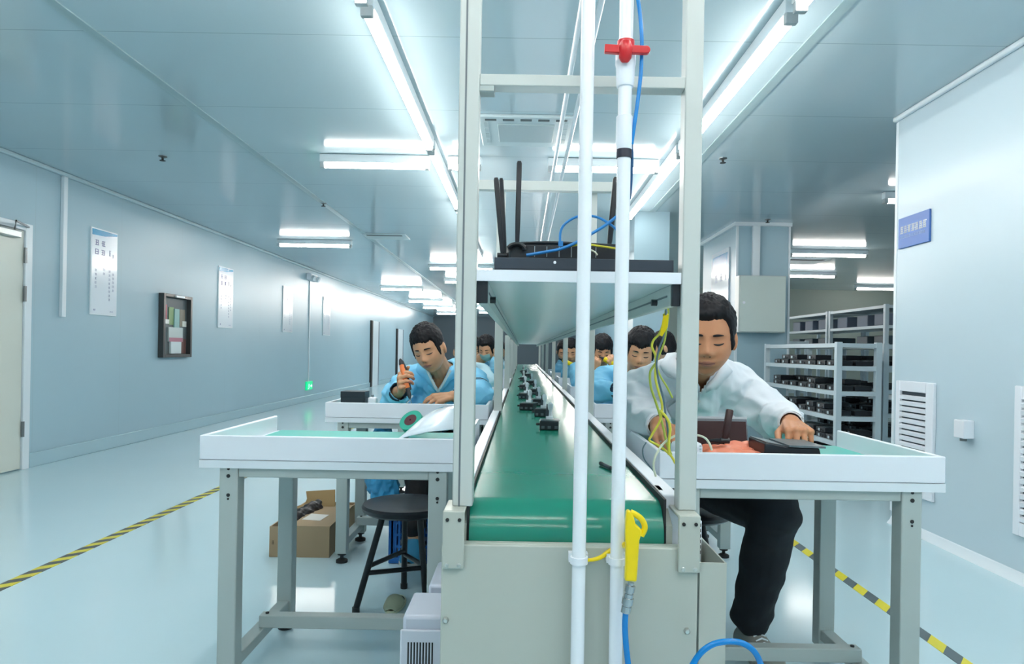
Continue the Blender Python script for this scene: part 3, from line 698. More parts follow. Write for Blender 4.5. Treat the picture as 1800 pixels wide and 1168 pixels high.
DL = [1.923, 3.15, 4.70, 6.25, 7.8, 9.35]; DR = [1.747, 3.33, 4.95, 6.55, 8.15, 9.7]
who = ['first', 'second', 'third', 'fourth', 'fifth', 'sixth']
for i, y in enumerate(DL): desk(-0.905, -0.152, y, 0.58 if i == 0 else 0.47, ('empty white desk with a white cover lying on it, beside the stool' if i == 0 else f'{who[i]} white desk from the viewer on the poster wall side of the conveyor'), i < 2)
for i, y in enumerate(DR): desk(0.356, 1.089, y, 0.58 if i == 0 else 0.47, ('white desk with orange film where the white shirted man works' if i == 0 else f'{who[i]} white desk from the viewer on the vent wall side of the conveyor'), i < 2)
# ------------------------------------------------------------------ router tray on the overhead shelf
t = thing('equipment_tray', (0.12, 1.5, 1.158), 'shallow dark grey tray with a white screw on the overhead shelf', 'tray')
tx0, tx1, ty0, ty1, tz = -0.058, 0.297, 1.352, 1.66, 1.158
part('base', rbox(tx0, tx1, ty0, ty1, tz, tz + 0.004), DKGREY, t)
fw = part('front_wall', rbox(tx0, tx1, ty0, ty0 + 0.004, tz + 0.004, tz + 0.0265), DKGREY, t, 0.001)
part('screw', MB().lathe((0.0615, ty0, tz + 0.018), [(0.003, 0), (0.003, -0.001), (0.0015, -0.002)], 10, 'Y'), WPLAST, fw)
for a, b in ((tx0, tx0 + 0.004), (tx1 - 0.004, tx1)): part('side_wall', rbox(a, b, ty0 + 0.004, ty1, tz + 0.004, tz + 0.026), DKGREY, t)
part('corner_lug', MB().box(0.235, 0.293, 1.50, 1.53, tz + 0.004, tz + 0.03), DKGREY, t, 0.003)

def paddle(mb, base, top, w, th):
    base, top = V(base), V(top); d = (top - base); n = d.normalized()
    a = n.cross(V((0, 1, 0))).normalized(); b = a.cross(n)
    rows = []
    for f, s in ((0, 0.7), (0.06, 0.8), (0.3, 0.95), (0.97, 1.0), (1.0, 0.7)):
        c = base + d * f; rows.append([c + a * (w * s * x) + b * (th * s * y) for x, y in ((-.5, -.3), (-.3, -.5), (.3, -.5), (.5, -.3), (.5, .3), (.3, .5), (-.3, .5), (-.5, .3))])
    mb.grid(rows, close=True); o = len(mb.v) - 8
    mb.f.append(tuple(range(o, o + 8))); mb.m.append(0); mb.f.append(tuple(range(o - 32, o - 24))[::-1]); mb.m.append(0)
    return mb
yr = 1.50
t = thing('wifi_router', (0.10, 1.50, 1.163), 'black router with four upright antennas lying in the tray on the shelf', 'router')
z0 = 1.1625
rb = MB().prism([(-0.030, 1.45, z0), (0.205, 1.45, z0), (0.215, 1.50, z0), (0.205, 1.60, z0), (-0.028, 1.60, z0), (-0.038, 1.5, z0)], (0, 0, 0.064))
rb.prism([(-0.025, 1.57, z0 + 0.064), (0.0, 1.57, z0 + 0.078), (0.07, 1.57, z0 + 0.080), (0.19, 1.57, z0 + 0.070), (0.20, 1.57, z0 + 0.064)], (0, 0.03, 0))
body = part('body', rb, BLACK, t, 0.003)
fm = MB()
for i in range(6): fm.box(0.022 + i * 0.026, 0.0235 + i * 0.026, 1.4485, 1.4505, z0 + 0.038, z0 + 0.060)
part('fin_rib', fm, mat('fin_grey', (0.35, 0.42, 0.45), 0.4), body)
part('rear_ridge', MB().tube([(-0.02, 1.46, z0 + 0.066), (0.05, 1.455, z0 + 0.0685), (0.12, 1.455, z0 + 0.067), (0.195, 1.46, z0 + 0.065)], 0.004, 8, smooth=4), BLACKM, body)
for i in range(4): part('port', rbox(0.03 + i * 0.03, 0.05 + i * 0.03, 1.446, 1.452, z0 + 0.006, z0 + 0.02), mat('port_grey', (0.25, 0.32, 0.35), 0.4), body)
for i, (b, tp, w) in enumerate(((at(883, 447, yr), at(872, 313, yr), 0.011), (at(888, 447, 1.55), at(881, 314, 1.55), 0.010), (at(909, 436, yr), at(913, 284, yr), 0.0115), (at(1071, 432, yr), at(1083, 312, yr), 0.013))):
    a = part('antenna', paddle(MB(), b, tp, w, 0.012), BLACK, t, ang=30)
    part('hinge', MB().cyl(b + V((-0.011, 0, -0.003)), b + V((0.011, 0, -0.003)), 0.006, n=12), BLACK, a)
part('clip', MB().tube([at(893, 437, 1.44), at(900, 431, 1.44), at(912, 430, 1.44), at(920, 434, 1.44), at(922, 440, 1.44)], 0.005, 8, smooth=5), BLACKM, t)
t = thing('network_cable', at(985, 432, 1.46), 'blue network cable arching up from the black router behind the pipes', 'cable', 'blue network cables on the shelf')
part('cord', MB().tube([at(985, 435, 1.46), at(985, 410, 1.46), at(992, 395, 1.46), at(1010, 383, 1.46), at(1030, 379, 1.455), at(1052, 383, 1.45), at(1070, 393, 1.445), at(1085, 406, 1.44), at(1092, 425, 1.44), at(1092, 440, 1.45)], 0.0028, 9, smooth=8), BLUEN, t)
part('plug', rbox(at(985, 438, 1.46).x - 0.005, at(985, 438, 1.46).x + 0.005, 1.45, 1.47, z0 + 0.060, z0 + 0.072), BLUEN, t)
t = thing('network_cable', at(960, 443, 1.43), 'blue network cable lying flat then rising past the second pipe', 'cable', 'blue network cables on the shelf')
part('cord', MB().tube([at(925, 449, 1.42), at(955, 444, 1.425), at(985, 438, 1.43), at(1012, 427, 1.43), at(1035, 414, 1.43), at(1060, 399, 1.435), at(1080, 384, 1.44), at(1096, 370, 1.45), at(1104, 350, 1.46)], 0.0033, 9, smooth=8), BLUEN, t)
t = thing('network_cable', at(1045, 434, 1.43), 'short yellow cable end at the foot of the router antenna', 'cable')
part('cord', MB().tube([at(1005, 432, 1.435), at(1030, 430, 1.43), at(1055, 433, 1.43), at(1082, 437, 1.43)], 0.0022, 8, smooth=6), YCABLE, t)
part('white_lead', MB().tube([at(1015, 440, 1.43), at(1032, 438, 1.43), at(1045, 443, 1.43), at(1050, 449, 1.43)], 0.0018, 8, smooth=6), WCABLE, t)

# ------------------------------------------------------------------ router boards riding on the belt
def board(loc, label):
    x, y, z = loc
    t = thing('router_board', loc, label, 'router board', 'router boards on the green belt')
    part('base', rbox(x - 0.036, x + 0.036, y - 0.02, y + 0.05, z, z + 0.034).box(x - 0.05, x - 0.03, y - 0.012, y + 0.0, z + 0.016, z + 0.026), BLACK, t, 0.003)
    part('circuit_board', rbox(x - 0.032, x + 0.04, y - 0.015, y + 0.06, z + 0.0345, z + 0.037), PCB, t)
    for dx in (-0.024, 0.0, 0.026): part('connector', rbox(x + dx - 0.006, x + dx + 0.006, y - 0.023, y - 0.019, z + 0.006, z + 0.016), mat('port_dark', (0.10, 0.13, 0.15), 0.4), t)
    part('antenna', paddle(MB(), (x - 0.008, y + 0.02, z + 0.036), (x - 0.004, y + 0.03, z + 0.095), 0.012, 0.008), DKGREY, t)
    part('heat_sink', rbox(x - 0.012, x + 0.016, y + 0.015, y + 0.045, z + 0.037, z + 0.05), TRIMM, t, 0.002)
    part('foam_cap', MB().lathe((x + 0.004, y + 0.03, z + 0.0), [(0.01, 0.045), (0.008, 0.07), (0.011, 0.075), (0.011, 0.095), (0.004, 0.102)], 12), WPLAST, t)
    return t
B0 = board((0.107, 2.60, 0.701), 'black router board on the green belt, nearest to the viewer')
for i, (x, y) in enumerate(((0.098, 3.12), (0.03, 3.45), (0.095, 3.75), (0.02, 4.25), (0.09, 4.7), (0.02, 5.3), (0.075, 6.0), (0.015, 6.8), (0.05, 7.8), (0.02, 9.2))):
    o = dup(B0, (x, y, 0.701), random.uniform(-0.4, 0.4), f'{["second", "third", "fourth", "fifth", "sixth", "seventh", "eighth", "ninth", "tenth", "farthest"][i]} black router board along the green belt, counted from the viewer')
A, B = at(1056, 819, 1.80), at(1080, 842, 1.70); A.z = B.z = 0.7065
t = thing('pen', A, 'dark slim pen lying slanted on the green belt', 'pen')
part('barrel', MB().tube([A, A + (B - A) * 0.35, B + (B - A) * 0.35], [0.0055, 0.005, 0.0035], 10), BLACK, t)
part('grip', MB().tube([A + (B - A) * 0.36, A + (B - A) * 0.75], [0.0056, 0.0056], 10), DKGREY, t)

# ------------------------------------------------------------------ things on the first desk by the stool
t = thing('rubber_puck', at(512, 764, 2.02), 'small round black puck lying on the empty desk', 'puck')
c = V((at(512, 764, 2.02).x, 2.03, 0.6955))
part('disc', MB().lathe(c, [(0.02, 0), (0.022, 0.004), (0.022, 0.009), (0.018, 0.012), (0.010, 0.010)], 20), RUBBER, t)
t = thing('plastic_cover', (-0.27, 2.17, 0.696), 'white sloped plastic cover lying on the empty desk beside the post', 'cover')
cm = MB()
cm.prism([(-0.41, 2.06, 0.6965), (-0.17, 2.06, 0.6965), (-0.17, 2.06, 0.775), (-0.345, 2.06, 0.735)], (0, 0.005, 0))
rows = []
for y, k in ((2.06, 0), (2.12, 0.35), (2.20, 0.85), (2.28, 1.0), (2.36, 0.9)):
    rows.append([V((-0.415 + 0.03 * k, y, 0.698)), V((-0.39 + 0.035 * k, y, 0.715 + 0.022 * k)), V((-0.35 + 0.03 * k, y, 0.735 + 0.045 * k)), V((-0.28, y, 0.752 + 0.05 * k)), V((-0.17, y, 0.765 + 0.055 * k))])
cm2 = MB().grid(rows)
o = part('sheet', cm2, mat('white_film', (0.72, 0.82, 0.90), 0.22, spec=0.6), t)
s = o.modifiers.new('thick', 'SOLIDIFY'); s.thickness = 0.003
part('front_fold', MB().prism([(-0.42, 2.055, 0.6965), (-0.17, 2.055, 0.6965), (-0.17, 2.055, 0.738), (-0.405, 2.055, 0.720)], (0, 0.004, 0)), mat('pale_film', (0.52, 0.72, 0.78), 0.25), t)
tr = V((at(724, 740, 2.44).x, 2.44, 0.7385))
t = thing('tape_roll', tr, 'green tape roll with dark red core standing behind the white cover', 'tape roll')
rm = MB(); R_ = Matrix.Rotation(math.radians(-28), 3, 'Y') @ Matrix.Rotation(math.radians(-50), 3, 'X')
def ring(rm, c, R, prof, n=28):
    vs = []
    for r, h in prof:
        for j in range(n):
            a = 2 * PI * j / n; vs.append(V(c) + R @ V((r * math.cos(a), h, r * math.sin(a))))
    k = len(prof)
    rm.add(vs, [(i * n + j, i * n + (j + 1) % n, ((i + 1) % k) * n + (j + 1) % n, ((i + 1) % k) * n + j) for i in range(k) for j in range(n)])
ring(rm, tr, R_, [(0.024, -0.012), (0.043, -0.012), (0.043, 0.012), (0.024, 0.012)])
part('tape', rm, GREENP, t)
rm = MB(); ring(rm, tr, R_, [(0.003, -0.013), (0.024, -0.013), (0.024, 0.013), (0.003, 0.013)]); part('core', rm, mat('dark_red_core', (0.10, 0.02, 0.03), 0.5), t)
solo('film_strip', MB().prism([(-0.40, 2.405, 0.700), (-0.30, 2.405, 0.790), (-0.27, 2.405, 0.800), (-0.31, 2.405, 0.772), (-0.37, 2.405, 0.700)], (0, 0.002, 0)), CYANP, (-0.34, 2.405, 0.7), 'cyan film strip curling up behind the white cover', 'film')

# things on the second desk by the poster wall
t = thing('carton_box', (-0.79, 3.3, 0.696), 'black box standing at the outer end of the second desk', 'box')
part('body', rbox(-0.858, -0.745, 3.24, 3.34, 0.6965, 0.79), mat('black_box', (0.014, 0.026, 0.036), 0.5), t, 0.002)
part('lid', rbox(-0.859, -0.744, 3.239, 3.341, 0.765, 0.793), mat('black_box', (0.014, 0.026, 0.036), 0.5), t, 0.002)
part('side_label', rbox(-0.7445, -0.743, 3.255, 3.325, 0.715, 0.76), mat('grey_label', (0.10, 0.14, 0.17), 0.5), t)
t = thing('plug_adapter', (-0.71, 3.3, 0.696), 'small white adapter beside the black box', 'adapter')
part('body', rbox(-0.735, -0.695, 3.26, 3.31, 0.6965, 0.765), WPLAST, t, 0.008)
part('pin', MB().cyl((-0.715, 3.285, 0.765), (-0.715, 3.285, 0.775), 0.006), CHROME, t)
t = thing('router_shell', (-0.42, 3.26, 0.696), 'flat black router shell under the hand of the man with the screwdriver', 'router')
part('body', rbox(-0.50, -0.345, 3.20, 3.28, 0.6965, 0.738), BLACK, t, 0.006)
part('circuit_board', rbox(-0.49, -0.355, 3.21, 3.27, 0.7385, 0.741), PCB, t)
t = thing('router_shell', (-0.30, 3.24, 0.696), 'grey router shell at the inner end of the second desk', 'router')
part('body', rbox(-0.33, -0.22, 3.19, 3.25, 0.6965, 0.742), mat('grey_shell', (0.35, 0.40, 0.43), 0.4), t, 0.006)
part('lens', MB().cyl((-0.27, 3.19, 0.72), (-0.27, 3.186, 0.72), 0.012), BLACK, t)

# ------------------------------------------------------------------ things on the white shirted man's desk
t = thing('tablet', (0.54, 2.03, 0.696), 'dark glossy screen leaning up in front of the white shirted man', 'screen')
c = V((0.561, 2.0, 0.755)); ax, ay, az = V((0.104, 0, 0)), V((0, 0.004, 0.0)), V((0, 0.016, 0.059))
n = V((0, -0.059, 0.016)).normalized()
part('casing', MB().obox(c, ax, n * 0.006, az), mat('casing_grey', (0.12, 0.15, 0.18), 0.25), t, 0.003)
part('screen', MB().obox(c + n * 0.0065 - az * 0.06, ax * 0.95, n * 0.001, az * 0.84), SCREEN, t)
part('top_edge', MB().obox(c + az * 0.95 + n * 0.0065, ax, n * 0.0008, az * 0.055), mat('edge_silver', (0.42, 0.47, 0.51), 0.25), t)
part('stand', MB().obox((0.561, 2.055, 0.735), (0.05, 0, 0), (0, 0.004, 0.0), (0, -0.022, 0.036)), BLACK, t)

t = thing('router_antenna', (0.565, 1.86, 0.75), 'single dark maroon antenna standing on the orange film', 'antenna')
a0, a1 = at(1274, 774, 1.86), at(1283, 720, 1.86)
part('blade', paddle(MB(), a0, a1, 0.019, 0.012), MAROON, t)
part('hinge', MB().cyl(a0 + V((-0.012, 0, -0.002)), a0 + V((0.012, 0, -0.002)), 0.008, n=14), BLACK, t)
part('foot', MB().tube([a0 + V((0, 0, -0.004)), a0 + V((-0.02, 0.01, -0.004)), a0 + V((-0.045, 0.02, -0.006))], [0.008, 0.007, 0.004], 10), BLACK, t)

def filmheap(x0, x1, y0, y1, z0, h, seed, nx=44, ny=24):
    rows = []
    for j in range(ny):
        v = j / (ny - 1); row = []
        for i in range(nx):
            u = i / (nx - 1)
            e = min(1, 6 * min(u, 1 - u)) ** 0.5 * min(1, 5 * min(v + 0.02, 1.02 - v)) ** 0.5
            w = noise.noise(V((u * 1.6 + seed, v * 6, seed))) * 0.30 + noise.noise(V((u * 2.2 + seed, v * 16 + u * 3, 3))) * 0.16
            row.append(V((x0 + (x1 - x0) * u, y0 + (y1 - y0) * v, z0 + max(0.002, h * e * (0.75 + w) * (0.55 + 0.6 * v)))))
        rows.append(row)
    return MB().grid(rows)
t = thing('film_pack', (0.57, 1.87, 0.696), 'heap of folded orange plastic film on the desk', 'film')
part('upper_sheet', filmheap(0.482, 0.674, 1.79, 1.95, 0.6975, 0.072, 3.3), ORANGE, t)
om = part('lower_sheet', filmheap(0.488, 0.678, 1.783, 1.92, 0.6968, 0.040, 9.1), mat('orange_film_light', (0.95, 0.42, 0.28), 0.3), t)

t = thing('power_adapter', (0.46, 1.81, 0.696), 'white rounded power adapter between the post and orange film', 'adapter')
part('body', rbox(0.40, 0.476, 1.775, 1.83, 0.6965, 0.768), WPLAST, t, 0.012)
pm = MB()
for i in range(3): pm.box(0.465, 0.470, 1.7735, 1.775, 0.742 + i * 0.008, 0.746 + i * 0.008)
part('grille_slot', pm, ACG, t)
part('cord', MB().tube([at(1215, 766, 1.84), at(1228, 766, 1.83), at(1240, 771, 1.81), at(1248, 782, 1.80), at(1251, 792, 1.80)], 0.003, 8, smooth=6), WCABLE, t)

t = thing('router_shell', (0.73, 1.86, 0.696), 'black wedge shaped router under the hand of the white shirted man', 'router')
part('body', MB().prism([(0.640, 1.79, 0.6965), (0.640, 1.79, 0.768), (0.655, 1.79, 0.769), (0.700, 1.79, 0.759), (0.784, 1.79, 0.757), (0.790, 1.79, 0.735), (0.784, 1.79, 0.6965)], (0, 0.13, 0)), BLACK, t, 0.003)
part('top_plate', MB().prism([(0.702, 1.785, 0.7595), (0.798, 1.785, 0.7575), (0.798, 1.93, 0.7575), (0.702, 1.93, 0.7595)], (0, 0, 0.005)).prism([(0.645, 1.80, 0.7695), (0.695, 1.80, 0.7605), (0.695, 1.92, 0.7605), (0.645, 1.92, 0.7695)], (0, 0, 0.002)), PCB, t)

# cables hanging from the shelf rail
def cable(pts, Y, m, r, label, drop=None):
    P = [at(x, y, Y + (p[0] if p else 0)) for x, y, *p in pts]
    t = thing('hanging_cable', P[0], label, 'cable', 'cables hanging from the overhead shelf')
    part('cord', MB().tube(P, r, 8, smooth=7), m, t)
    return t
Y0 = 1.50
cable([(1173, 533), (1168, 560), (1160, 585), (1149, 598), (1146, 610), (1152, 625), (1153, 640), (1152, 665), (1158, 690), (1164, 715), (1160, 740), (1146, 765), (1142, 775), (1158, 784), (1178, 800), (1187, 815)], Y0, YCABLE, 0.0027, 'yellow cable with a kink at face height, hanging from the shelf rail')
cable([(1174, 533), (1175, 555), (1172, 575), (1168, 600), (1160, 622), (1154, 640), (1160, 660), (1172, 680), (1182, 700)], Y0 + 0.01, YGCABLE, 0.0022, 'olive cable drifting outward in front of the white shirt')
cable([(1171, 538), (1170, 565), (1166, 592), (1158, 615), (1154, 640), (1158, 670), (1166, 700), (1170, 730), (1174, 760), (1176, 790)], Y0 - 0.012, GCABLE, 0.0022, 'dark grey cable hanging straight among the yellow cables')
cable([(1152, 640), (1143, 655), (1144, 680), (1152, 705), (1160, 730), (1166, 752), (1172, 780), (1180, 800)], Y0 + 0.02, YGCABLE, 0.0028, 'olive yellow cable bowing toward the belt')
cable([(1160, 722), (1172, 735), (1178, 752), (1176, 775), (1176, 800)], Y0 - 0.02, YCABLE, 0.003, 'short yellow cable loop above the desk lip')
cable([(1190, 765), (1172, 775), (1160, 788), (1151, 806), (1149, 822), (1153, 838)], Y0 - 0.01, WCABLE, 0.0026, 'cream cable end dangling down to the conveyor rail')
cable([(1136, 778), (1130, 790), (1132, 806), (1142, 820), (1152, 832)], Y0 + 0.03, GCABLE, 0.0016, 'thin dark wire curling down over the desk side')
t = thing('cable_label', at(1170, 566, Y0 - 0.016), 'bright yellow flat tag folded around the hanging cables', 'tag')
P = [at(1166, 556, Y0 - 0.016), at(1175, 553, Y0 - 0.016), at(1174, 575, Y0 - 0.016), at(1164, 592, Y0 - 0.016), at(1160, 590, Y0 - 0.016)]
part('flag', MB().prism(P, (0, 0.002, 0)), YELLOW, t)
part('band', MB().cyl(at(1170, 552, Y0 - 0.006), at(1170, 557, Y0 - 0.006), 0.006), YELLOW, t)

# ------------------------------------------------------------------ on the floor
t = thing('cardboard_carton', (-1.01, 3.5, 0), 'opened brown cardboard carton with white label on the floor', 'box')
cx0, cx1, cy0, cy1, ch = -1.185, -0.90, 3.24, 3.78, 0.145
k = 0.006
wl = MB().box(cx0, cx1, cy0, cy0 + k, 0.001, ch).box(cx0, cx1, cy1 - k, cy1, 0.001, ch).box(cx0, cx0 + k, cy0 + k, cy1 - k, 0.001, ch).box(cx1 - k, cx1, cy0 + k, cy1 - k, 0.001, ch).box(cx0 + k, cx1 - k, cy0 + k, cy1 - k, 0.001, 0.006)
part('carton_wall', wl, CARD, t)
part('top_flap', rbox(cx0 + 0.10, cx1 + 0.002, cy0 - 0.0005, cy1 - 0.10, ch, ch + 0.005), CARD, t)
part('label', MB().prism([(-1.07, 3.36, ch + 0.0055), (-0.975, 3.34, ch + 0.0055), (-0.965, 3.46, ch + 0.0055), (-1.06, 3.48, ch + 0.0055)], (0, 0, 0.001)), mat('white_label', (0.72, 0.70, 0.66), 0.6), t)
fl = MB().prism([(-1.15, 3.64, 0.15), (-0.985, 3.64, 0.152), (-1.01, 3.73, 0.222), (-1.165, 3.72, 0.212), (-1.15, 3.69, 0.18)], (0.0, 0.007, 0.001))
part('raised_flap', fl, CARDIN, t)
part('torn_flap', MB().prism([(-1.17, 3.52, 0.165), (-1.09, 3.56, 0.15), (-1.06, 3.62, 0.16), (-1.13, 3.62, 0.17)], (0, 0.003, 0.004)), CARDIN, t)
for k, (x, z, w_, h_) in enumerate(((-1.115, 0.09, 0.03, 0.016), (-1.12, 0.035, 0.025, 0.02), (-1.085, 0.035, 0.035, 0.02), (-1.173, 0.06, 0.012, 0.02))):
    im = MB(); strokes(im, (x, cy0 - 0.0006, z), (1, 0, 0), (0, 0, 1), w_, h_, 600 + k); part('printed_mark', im, mat('print_brown', (0.13, 0.09, 0.05), 0.7), t)
# stool: three splayed tube legs, thick round seat
t = STOOL = thing('work_stool', (-0.447, 2.70, 0), 'black three legged stool without anyone on it, in front of the second desk', 'stool', 'black work stools')
sx, sy, sz = -0.447, 2.70, 0.355
part('seat', MB().lathe((sx, sy, sz), [(0.12, 0.0), (0.155, 0.002), (0.17, 0.012), (0.174, 0.026), (0.168, 0.036), (0.15, 0.0375), (0.10, 0.034), (0.02, 0.032)], 40), BLACK, t)
part('seat_plate', MB().lathe((sx, sy, sz - 0.012), [(0.10, 0), (0.11, 0.012)], 24), BLACKM, t)
feet = [V((-0.660, 2.575, 0)), V((-0.385, 2.68, 0)), V((-0.476, 2.86, 0))]
feet = [V((sx - 0.165, sy - 0.12, 0)), V((sx + 0.085, sy - 0.02, 0)), V((sx - 0.03, sy + 0.15, 0))]
tops = [V((sx - 0.085, sy - 0.05, sz - 0.012)), V((sx + 0.055, sy - 0.01, sz - 0.012)), V((sx - 0.02, sy + 0.085, sz - 0.012))]
LG = []
for f, p in zip(feet, tops):
    c = V((sx, sy, sz - 0.004)); e = p + (f - p) * 0.09
    l = part('leg', MB().tube([c + (p - c) * 0.6, p, e, f + V((0, 0, 0.012))], 0.0125, 12, smooth=5), BLACKM, t)
    part('foot_cap', MB().cyl(f, f + V((0, 0, 0.02)), 0.0145, n=12), RUBBER, l); LG.append((p, f))
def on(i, z): p, f = LG[i]; return p + (f - p) * ((p.z - z) / p.z)
for i, j, z in ((0, 2, 0.165), (0, 1, 0.14), (1, 2, 0.15)): part('rung', MB().cyl(on(i, z), on(j, z), 0.0095, n=10), BLACKM, t)

# crate
t = thing('plastic_crate', (-0.42, 3.22, 0), 'blue slotted plastic crate under the second desk', 'crate')
x0, x1, y0, y1, ch = -0.605, -0.275, 3.165, 3.40, 0.255
part('rim', MB().box(x0 - 0.015, x1 + 0.015, y0 - 0.015, y0 + 0.008, ch - 0.03, ch).box(x0 - 0.015, x1 + 0.015, y1 - 0.008, y1 + 0.015, ch - 0.03, ch).box(x0 - 0.015, x0 + 0.008, y0 + 0.008, y1 - 0.008, ch - 0.03, ch).box(x1 - 0.008, x1 + 0.015, y0 + 0.008, y1 - 0.008, ch - 0.03, ch), BLUEB, t, 0.003)
part('base', rbox(x0, x1, y0, y1, 0.003, 0.03), BLUEB, t, 0.003)
lm = MB()
for xx in (x0, x1 - 0.03): 
    for yy in (y0, y1 - 0.03): lm.box(xx, xx + 0.03, yy, yy + 0.03, 0.03, ch - 0.03)
for yy in (y0, y1 - 0.006):
    n = 20
    for i in range(1, n): lm.box(x0 + (x1 - x0) * i / n - 0.0045, x0 + (x1 - x0) * i / n + 0.0045, yy, yy + 0.006, 0.03, ch - 0.03)
    for z in (0.075, 0.13, 0.185): lm.box(x0, x1, yy + 0.001, yy + 0.005, z, z + 0.012)
for xx in (x0, x1 - 0.006):
    n = 14
    for i in range(1, n): lm.box(xx, xx + 0.006, y0 + (y1 - y0) * i / n - 0.0045, y0 + (y1 - y0) * i / n + 0.0045, 0.03, ch - 0.03)
    for z in (0.075, 0.13, 0.185): lm.box(xx + 0.001, xx + 0.005, y0, y1, z, z + 0.012)
part('slat_lattice', lm, BLUEB, t)
for i, (z, a) in enumerate(((0.035, (0.4, 0.46, 0.5)), (0.10, (0.55, 0.6, 0.62)), (0.165, (0.03, 0.06, 0.1)))):
    solo('packed_pouch', rbox(-0.57 + i * 0.02, -0.31 - i * 0.01, 3.185, 3.36, z, z + 0.05), mat(f'pouch_{i}', a, 0.5), (-0.42, 3.23, z), ['grey pouch at the bottom of the blue crate', 'pale pouch in the middle of the blue crate', 'dark pouch on top inside the blue crate'][i], 'pouch', 'pouches in the blue crate', bev=0.01)

# slipper
t = thing('slipper', (-0.47, 2.62, 0), 'pale cream slipper on the floor under the empty stool', 'slipper')
c = at(690, 1068, 2.60)
sole = [(c.x + 0.040 * math.cos(a) * (1 + 0.15 * math.sin(a)), 2.645 + 0.095 * math.sin(a), 0.001) for a in [2 * PI * i / 24 for i in range(24)]]
part('sole', MB().prism(sole, (0, 0, 0.014)), CREAM, t, 0.004)
rows = []
for i in range(9):
    v = i / 8; yy = 2.555 + 0.10 * v
    w = 0.037 * (0.35 + 0.65 * math.sin(min(1, v * 1.4 + 0.15) * PI / 2))
    rows.append([V((c.x + w * math.cos(PI * j / 12), yy, 0.014 + (0.012 + 0.020 * v) * math.sin(PI * j / 12))) for j in range(13)])
o = part('upper', MB().grid(rows), mat('slipper_upper', (0.42, 0.47, 0.33), 0.6), t); o.modifiers.new('t', 'SOLIDIFY').thickness = 0.004
part('insole', MB().prism([(p[0] * 0.85 + c.x * 0.15, p[1] * 0.85 + 2.645 * 0.15, 0.0152) for p in sole], (0, 0, 0.001)), RUBBER, t)

# two white units under the first desk
def unit(x0, x1, y0, y1, h, label):
    t = thing('power_unit', ((x0 + x1) / 2, y0, 0), label, 'power unit', 'white power units under the desk')
    part('body', rbox(x0, x1, y0 + 0.008, y1, 0.004, h), mat('unit_lavender_white', (0.60, 0.64, 0.74), 0.35), t, 0.008)
    f = part('front_panel', rbox(x0 - 0.004, x1, y0, y0 + 0.0075, 0.01, h - 0.028), mat('unit_front', (0.64, 0.68, 0.77), 0.35), t, 0.004)
    sm = MB()
    for r in range(4):
        for i in range(9):
            zt = h - 0.055 - r * 0.066
            sm.box(x0 + 0.013 + i * 0.0066, x0 + 0.0163 + i * 0.0066, y0 - 0.0008, y0 + 0.0005, zt - 0.055, zt)
    part('vent_slot', sm, DARK, f)
    return t
unit(-0.254, -0.152, 1.50, 1.66, 0.41, 'white unit with black vent slots, nearest under the first desk')
unit(-0.225, -0.152, 1.70, 1.90, 0.41, 'white unit standing just behind the one with visible slots')
# ------------------------------------------------------------------ people
def sstep(a, b, x):
    t = min(1, max(0, (x - a) / (b - a))); return t * t * (3 - 2 * t)
def gs(x, s): return math.exp(-0.5 * (x / s) ** 2)

def head_point(th, ph, soft=0.0):
    """surface of a head about its centre; the face looks along -Y"""
    sx, sy, sz = math.sin(ph) * math.sin(th), -math.sin(ph) * math.cos(th), math.cos(ph)
    x, y, z = 0.074 * sx, (0.094 if sy < 0 else 0.100) * sy, 0.118 * sz
    if z < 0:
        k = sstep(0.0, -0.118, z)
        x *= 1 - 0.10 * k + 0.10 * sstep(-0.02, -0.07, z) * (1 - k)
        if y > 0: y *= 1 - 0.45 * k
        else: y *= 1 + 0.10 * k
    else:
        x *= 1 + 0.06 * sstep(0, 0.06, z) * (1 - sstep(0.06, 0.118, z))
    if sy < 0:                                   # the face
        f = -sy
        x *= 1 + 0.06 * f * gs(z + 0.03, 0.04)
        dy = 0.0
        dy -= 0.007 * sstep(0.0, 0.75, f) * gs(z - 0.005, 0.05)     # flatten
        if f > 0.1:
            ax = abs(x)
            dy += 0.017 * gs(x, 0.0105) * gs(z + 0.027, 0.0095)
            dy += 0.013 * gs(x, 0.0085) * gs(z + 0.010, 0.016)
            dy += 0.007 * gs(ax - 0.013, 0.006) * gs(z + 0.034, 0.0065)
            dy -= 0.010 * gs(ax - 0.031, 0.014) * gs(z - 0.002, 0.012)
            dy += 0.0055 * gs(ax - 0.031, 0.011) * gs(z + 0.001, 0.0065)
            dy += 0.005 * gs(ax - 0.028, 0.02) * gs(z - 0.024, 0.008)
            dy += 0.005 * gs(ax - 0.045, 0.016) * gs(z + 0.028, 0.018)
            dy += 0.0075 * gs(x, 0.020) * gs(z + 0.0575, 0.006) + 0.0080 * gs(x, 0.017) * gs(z + 0.0705, 0.006)
            dy -= 0.0045 * gs(x, 0.022) * gs(z + 0.064, 0.0024)
            dy -= 0.004 * gs(x, 0.02) * gs(z + 0.083, 0.007)
            dy += 0.010 * gs(x, 0.022) * gs(z + 0.108, 0.012)
            dy += 0.003 * gs(x, 0.02) * gs(z - 0.06, 0.03)
        y -= dy
    return V((x, y, z))

def head_mesh(mb, c, R, nu=88, nv=96, off=None):
    vs = []; fs = []
    for i in range(nv + 1):
        ph = PI * i / nv
        for j in range(nu):
            th = 2 * PI * j / nu; p = head_point(th, ph)
            if off: p = off(p, th, ph)
            vs.append(c + R @ p)
    for i in range(nv):
        for j in range(nu): fs.append((i * nu + j, (i + 1) * nu + j, (i + 1) * nu + (j + 1) % nu, i * nu + (j + 1) % nu))
    return mb.add(vs, fs)

